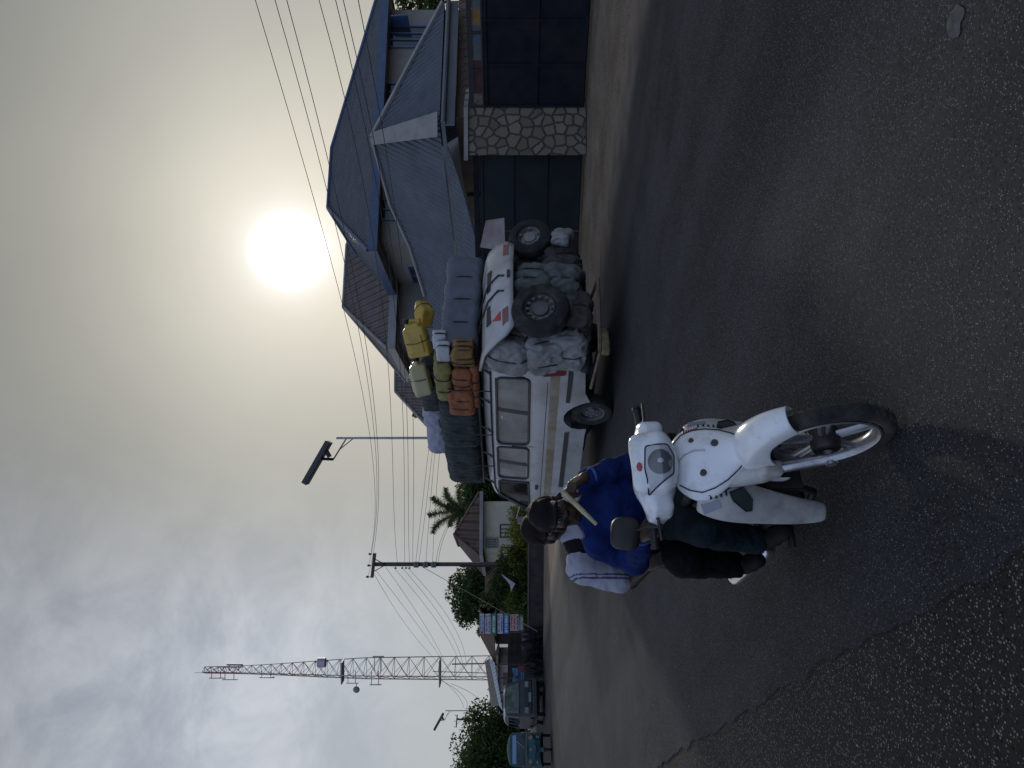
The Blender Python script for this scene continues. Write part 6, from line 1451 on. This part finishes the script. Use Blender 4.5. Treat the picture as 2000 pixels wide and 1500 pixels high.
def beanie(c,hf,hu,mt,par,r=(.112,.090,.100),cut=.018,brim=0,name='cap'):
    hf=V3(hf).normalized(); hs=V3(hu).cross(hf).normalized(); hu=hf.cross(hs).normalized(); M3=Matrix((hf,hs,hu)).transposed()
    P=lambda f,s,u: c+hf*f+hs*s+hu*u
    b=Blend(.006); b.ell(P(-.012,0,.045),r,M3); b.rbox(P(0,0,cut-.30),(.3,.3,.30),.002,M3,k=.001,sub=True)
    if brim:
        b.rbox(P(.125,0,cut+.014),(.055,.062,.009),.008,M3,k=.02)
    o=skin(b,name,mt,par,wrinkle=.009,wscale=11,seed=3,relax=1,crease=.7)
    q=MB(); pts=[P(-.012+(r[0]+.002)*.94*math.cos(a),(r[1]+.002)*.94*math.sin(a),cut+.006) for a in[2*PI*i/28 for i in range(28)]]; q.tube(pts,.008,6,closed=True); q.build('cap_band',mt,o,smooth=60); return o
def eyes(P,par):
    for s in(-1,1):
        q=MB(); q.ell(P(.083,s*.033,.002),(.012,.013,.012),None,12,8); o=q.build('eye',m_eye,par,smooth=60); q=MB(); q.ell(P(.0925,s*.033,.002),(.004,.006,.006),None,10,6); q.build('iris',m_iris,o,smooth=60)

# ---- front rider
r1=thing('person','driver in a blue sweater and dark cap on the white motorbike','person'); r1.matrix_world=BM
H=V3((-.145,-.095,1.375)); hf=V3((.93,-.30,-.12)); hu=V3((.10,-.05,1))
shR,shL=V3((-.14,-.245,1.165)),V3((-.155,.075,1.185)); elR=V3((-.20,-.325,.985)); wrR=V3((.185,-.30,1.005)); elL=V3((-.06,.135,.985)); wrL=V3((.012,.045,1.235))
hip=V3((-.20,-.01,.845))
b=Blend(.0065)
P1,_=head(b,H,hf,hu)
b.chain([V3((-.17,-.085,1.16)),V3((-.165,-.09,1.235)),H+V3((-.03,0,-.04))],[.060,.050,.052],k=.02)
b.chain([hip,V3((-.195,-.03,.98)),V3((-.17,-.07,1.12))],[.105,.10,.095],k=.03); b.cap(shR,shL,.05,k=.03)
b.chain([shR,elR,wrR],[.044,.036,.026],k=.012); b.chain([shL,elL,wrL],[.044,.036,.026],k=.012)
hand(b,wrR,(.80,-.05,-.20),(.3,.0,-1),(.75,1.0,.7),1)
hand(b,wrL,(.15,-.55,.75),(-.5,-.6,-.25),(.7,.9,.6),-1)
for s,kx,an,toe in((-1,V3((.09,-.245,.705)),V3((-.14,-.235,.37)),V3((.06,-.25,.315))),(1,V3((.10,.20,.70)),V3((-.10,.20,.37)),V3((.08,.21,.315)))):
    b.chain([hip+V3((0,s*.085,-.01)),kx,an],[.072,.048,.034],k=.02); b.chain([an+V3((-.03,0,-.03)),(an+toe)/2,toe],[.026,.024,.02],k=.02)
skin(b,'body',m_skin,r1,relax=1); eyes(P1,r1)
b=Blend(.009)
b.chain([hip+V3((0,0,.03)),V3((-.19,-.03,.98)),V3((-.165,-.075,1.12)),V3((-.165,-.085,1.185))],[.145,.140,.138,.085],k=.05); b.ell(V3((-.16,-.08,1.08)),(.12,.185,.14),k=.05)
b.chain([V3((-.16,-.12,1.165)),shR,elR,elR.lerp(wrR,.55),wrR-V3((.02,0,0))],[.085,.078,.062,.056,.042],k=.035); b.chain([V3((-.16,-.02,1.165)),shL,elL,elL.lerp(wrL,.5),wrL-V3((.01,0,.03))],[.085,.076,.060,.054,.042],k=.035)
b.cap(V3((-.165,-.09,1.20)),V3((-.162,-.092,1.235)),.066,.060,k=.03); b.cap(V3((-.163,-.09,1.21)),V3((-.16,-.095,1.30)),.050,.050,sub=True)
sw=skin(b,'sweater',m_blue,r1,wrinkle=.011,wscale=9,seed=4,relax=1,crease=.9)
q=MB(); q.torus(wrR-V3((.02,0,0)),wrR-elR,.040,.008,20,8); q.build('cuff',m_blue2,sw,smooth=60); q=MB(); q.torus(wrL-V3((.012,-.01,.035)),wrL-elL,.040,.008,20,8); q.build('cuff',m_blue2,sw,smooth=60)
b=Blend(.009); b.ell(hip+V3((0,0,-.03)),(.14,.165,.10),k=.04)
for s,kx,an in((-1,V3((.09,-.245,.705)),V3((-.13,-.235,.39))),(1,V3((.10,.20,.70)),V3((-.09,.20,.39)))):
    b.chain([hip+V3((0,s*.085,-.02)),kx,kx.lerp(an,.3)+V3((-.015,0,0)),an],[.104,.076,.072,.066],k=.03)
skin(b,'jeans',m_jean,r1,wrinkle=.012,wscale=10,seed=9,relax=1,crease=.9)
for s,an,toe in((-1,V3((-.14,-.235,.345)),V3((.07,-.25,.305))),(1,V3((-.10,.20,.345)),V3((.09,.21,.305)))):
    b=Blend(.008); b.chain([an+V3((-.035,0,-.02)),(an+toe)/2+V3((0,0,.0)),toe],[.042,.044,.038],k=.02); b.rbox((an+toe)/2+V3((-.01,0,-.055)),(.14,.05,.03),.01,k=.001,sub=True); skin(b,'shoe',m_shoe,r1,relax=2)
beanie(H,hf,hu,m_cap,r1,brim=1)
q=MB(); s0=bhit(541,1098,0,.045); s1=bhit(476,1165,0,.0); q.tube([s0,s0.lerp(s1,.3),s0.lerp(s1,.62),s1],[.0125,.0135,.0125,.009],9); 
for t in(.3,.62): q.torus(s0.lerp(s1,t),s1-s0,.0125,.0028,12,6)
cn_=q.build('cane_stick',m_cane,None,smooth=50); cn_.matrix_world=BM; tag(cn_,'pale cane stick held at the mouth of the driver in blue','cane')

# ---- passenger
r2=thing('person','passenger in a white and black jersey sitting behind the driver in blue','person'); r2.matrix_world=BM
H=V3((-.50,-.058,1.405)); hf=V3((.95,-.22,-.10)); hu=V3((.06,-.10,1)); hip=V3((-.50,0,.875))
shR,shL=V3((-.50,-.275,1.215)),V3((-.50,.12,1.225)); elR=V3((-.53,-.345,.965)); wrR=V3((-.335,-.30,.885)); elL=V3((-.42,.24,1.0)); wrL=V3((-.30,.16,.88))
b=Blend(.0065); P2,_=head(b,H,hf,hu)
b.chain([V3((-.51,-.08,1.2)),V3((-.51,-.07,1.275)),H+V3((-.03,0,-.04))],[.062,.054,.056],k=.02); b.chain([hip,V3((-.51,-.03,1.02)),V3((-.505,-.07,1.16))],[.11,.105,.10],k=.03); b.cap(shR,shL,.052,k=.03)
b.chain([shR,elR,wrR],[.050,.042,.030],k=.012); b.chain([shL,elL,wrL],[.050,.042,.030],k=.012)
hand(b,wrR,(.85,-.02,-.30),(.0,.25,-1),(.35,.5,.4),1); hand(b,wrL,(.85,-.2,-.3),(.0,-.2,-1),(.35,.5,.4),-1)
for s,kx,an,toe in((-1,V3((-.20,-.315,.74)),V3((-.42,-.285,.41)),V3((-.27,-.30,.36))),(1,V3((-.20,.28,.74)),V3((-.42,.26,.41)),V3((-.27,.27,.36)))):
    b.chain([hip+V3((0,s*.09,-.01)),kx,an],[.08,.052,.036],k=.02); b.chain([an+V3((-.03,0,-.03)),(an+toe)/2,toe],[.026,.024,.02],k=.02)
skin(b,'body',m_skin2,r2,relax=1); eyes(P2,r2)
b=Blend(.009); b.chain([hip+V3((0,0,.02)),V3((-.51,-.03,1.02)),V3((-.505,-.07,1.16)),V3((-.51,-.08,1.235))],[.15,.145,.15,.09],k=.05); b.ell(V3((-.50,-.075,1.13)),(.12,.20,.14),k=.05)
b.chain([V3((-.505,-.13,1.21)),shR,shR.lerp(elR,.72)],[.09,.086,.084],k=.035); b.chain([V3((-.505,-.02,1.21)),shL,shL.lerp(elL,.75)],[.09,.084,.080],k=.035)
b.cap(V3((-.51,-.09,1.24)),V3((-.508,-.092,1.275)),.066,.062,k=.03)
def shm(p):
    y=p[1]; z=p[2]
    if -.225<y+.10*(1.2-z)<-.155: return 1
    a=y+.35*(z-1.215)
    if p[0]>-.60 and (-.352<y-.32*(1.25-z)*0-.0<-.344 or -.336<y<-.329): return 2
    return 0
skin(b,'jersey',[m_shw,m_shb,m_shs],r2,wrinkle=.010,wscale=9,seed=14,relax=1,crease=.9,mfun=shm)
b=Blend(.009); b.ell(hip+V3((0,0,-.03)),(.15,.17,.10),k=.04)
for s,kx,an in((-1,V3((-.20,-.315,.74)),V3((-.42,-.285,.43))),(1,V3((-.20,.28,.74)),V3((-.42,.26,.43)))):
    b.chain([hip+V3((0,s*.09,-.02)),kx,kx.lerp(an,.3)+V3((-.015,0,0)),an],[.110,.082,.076,.070],k=.03)
skin(b,'trousers',m_trous,r2,wrinkle=.012,wscale=10,seed=19,relax=1,crease=.9)
for s,an,toe in((-1,V3((-.42,-.285,.38)),V3((-.27,-.30,.345))),(1,V3((-.42,.26,.38)),V3((-.27,.27,.345)))):
    b=Blend(.008); b.chain([an+V3((-.035,0,-.02)),(an+toe)/2,toe],[.042,.044,.038],k=.02); skin(b,'shoe',m_shoe,r2,relax=2)
beanie(H,hf,hu,m_cap2,r2,(.115,.092,.104),.022,1)
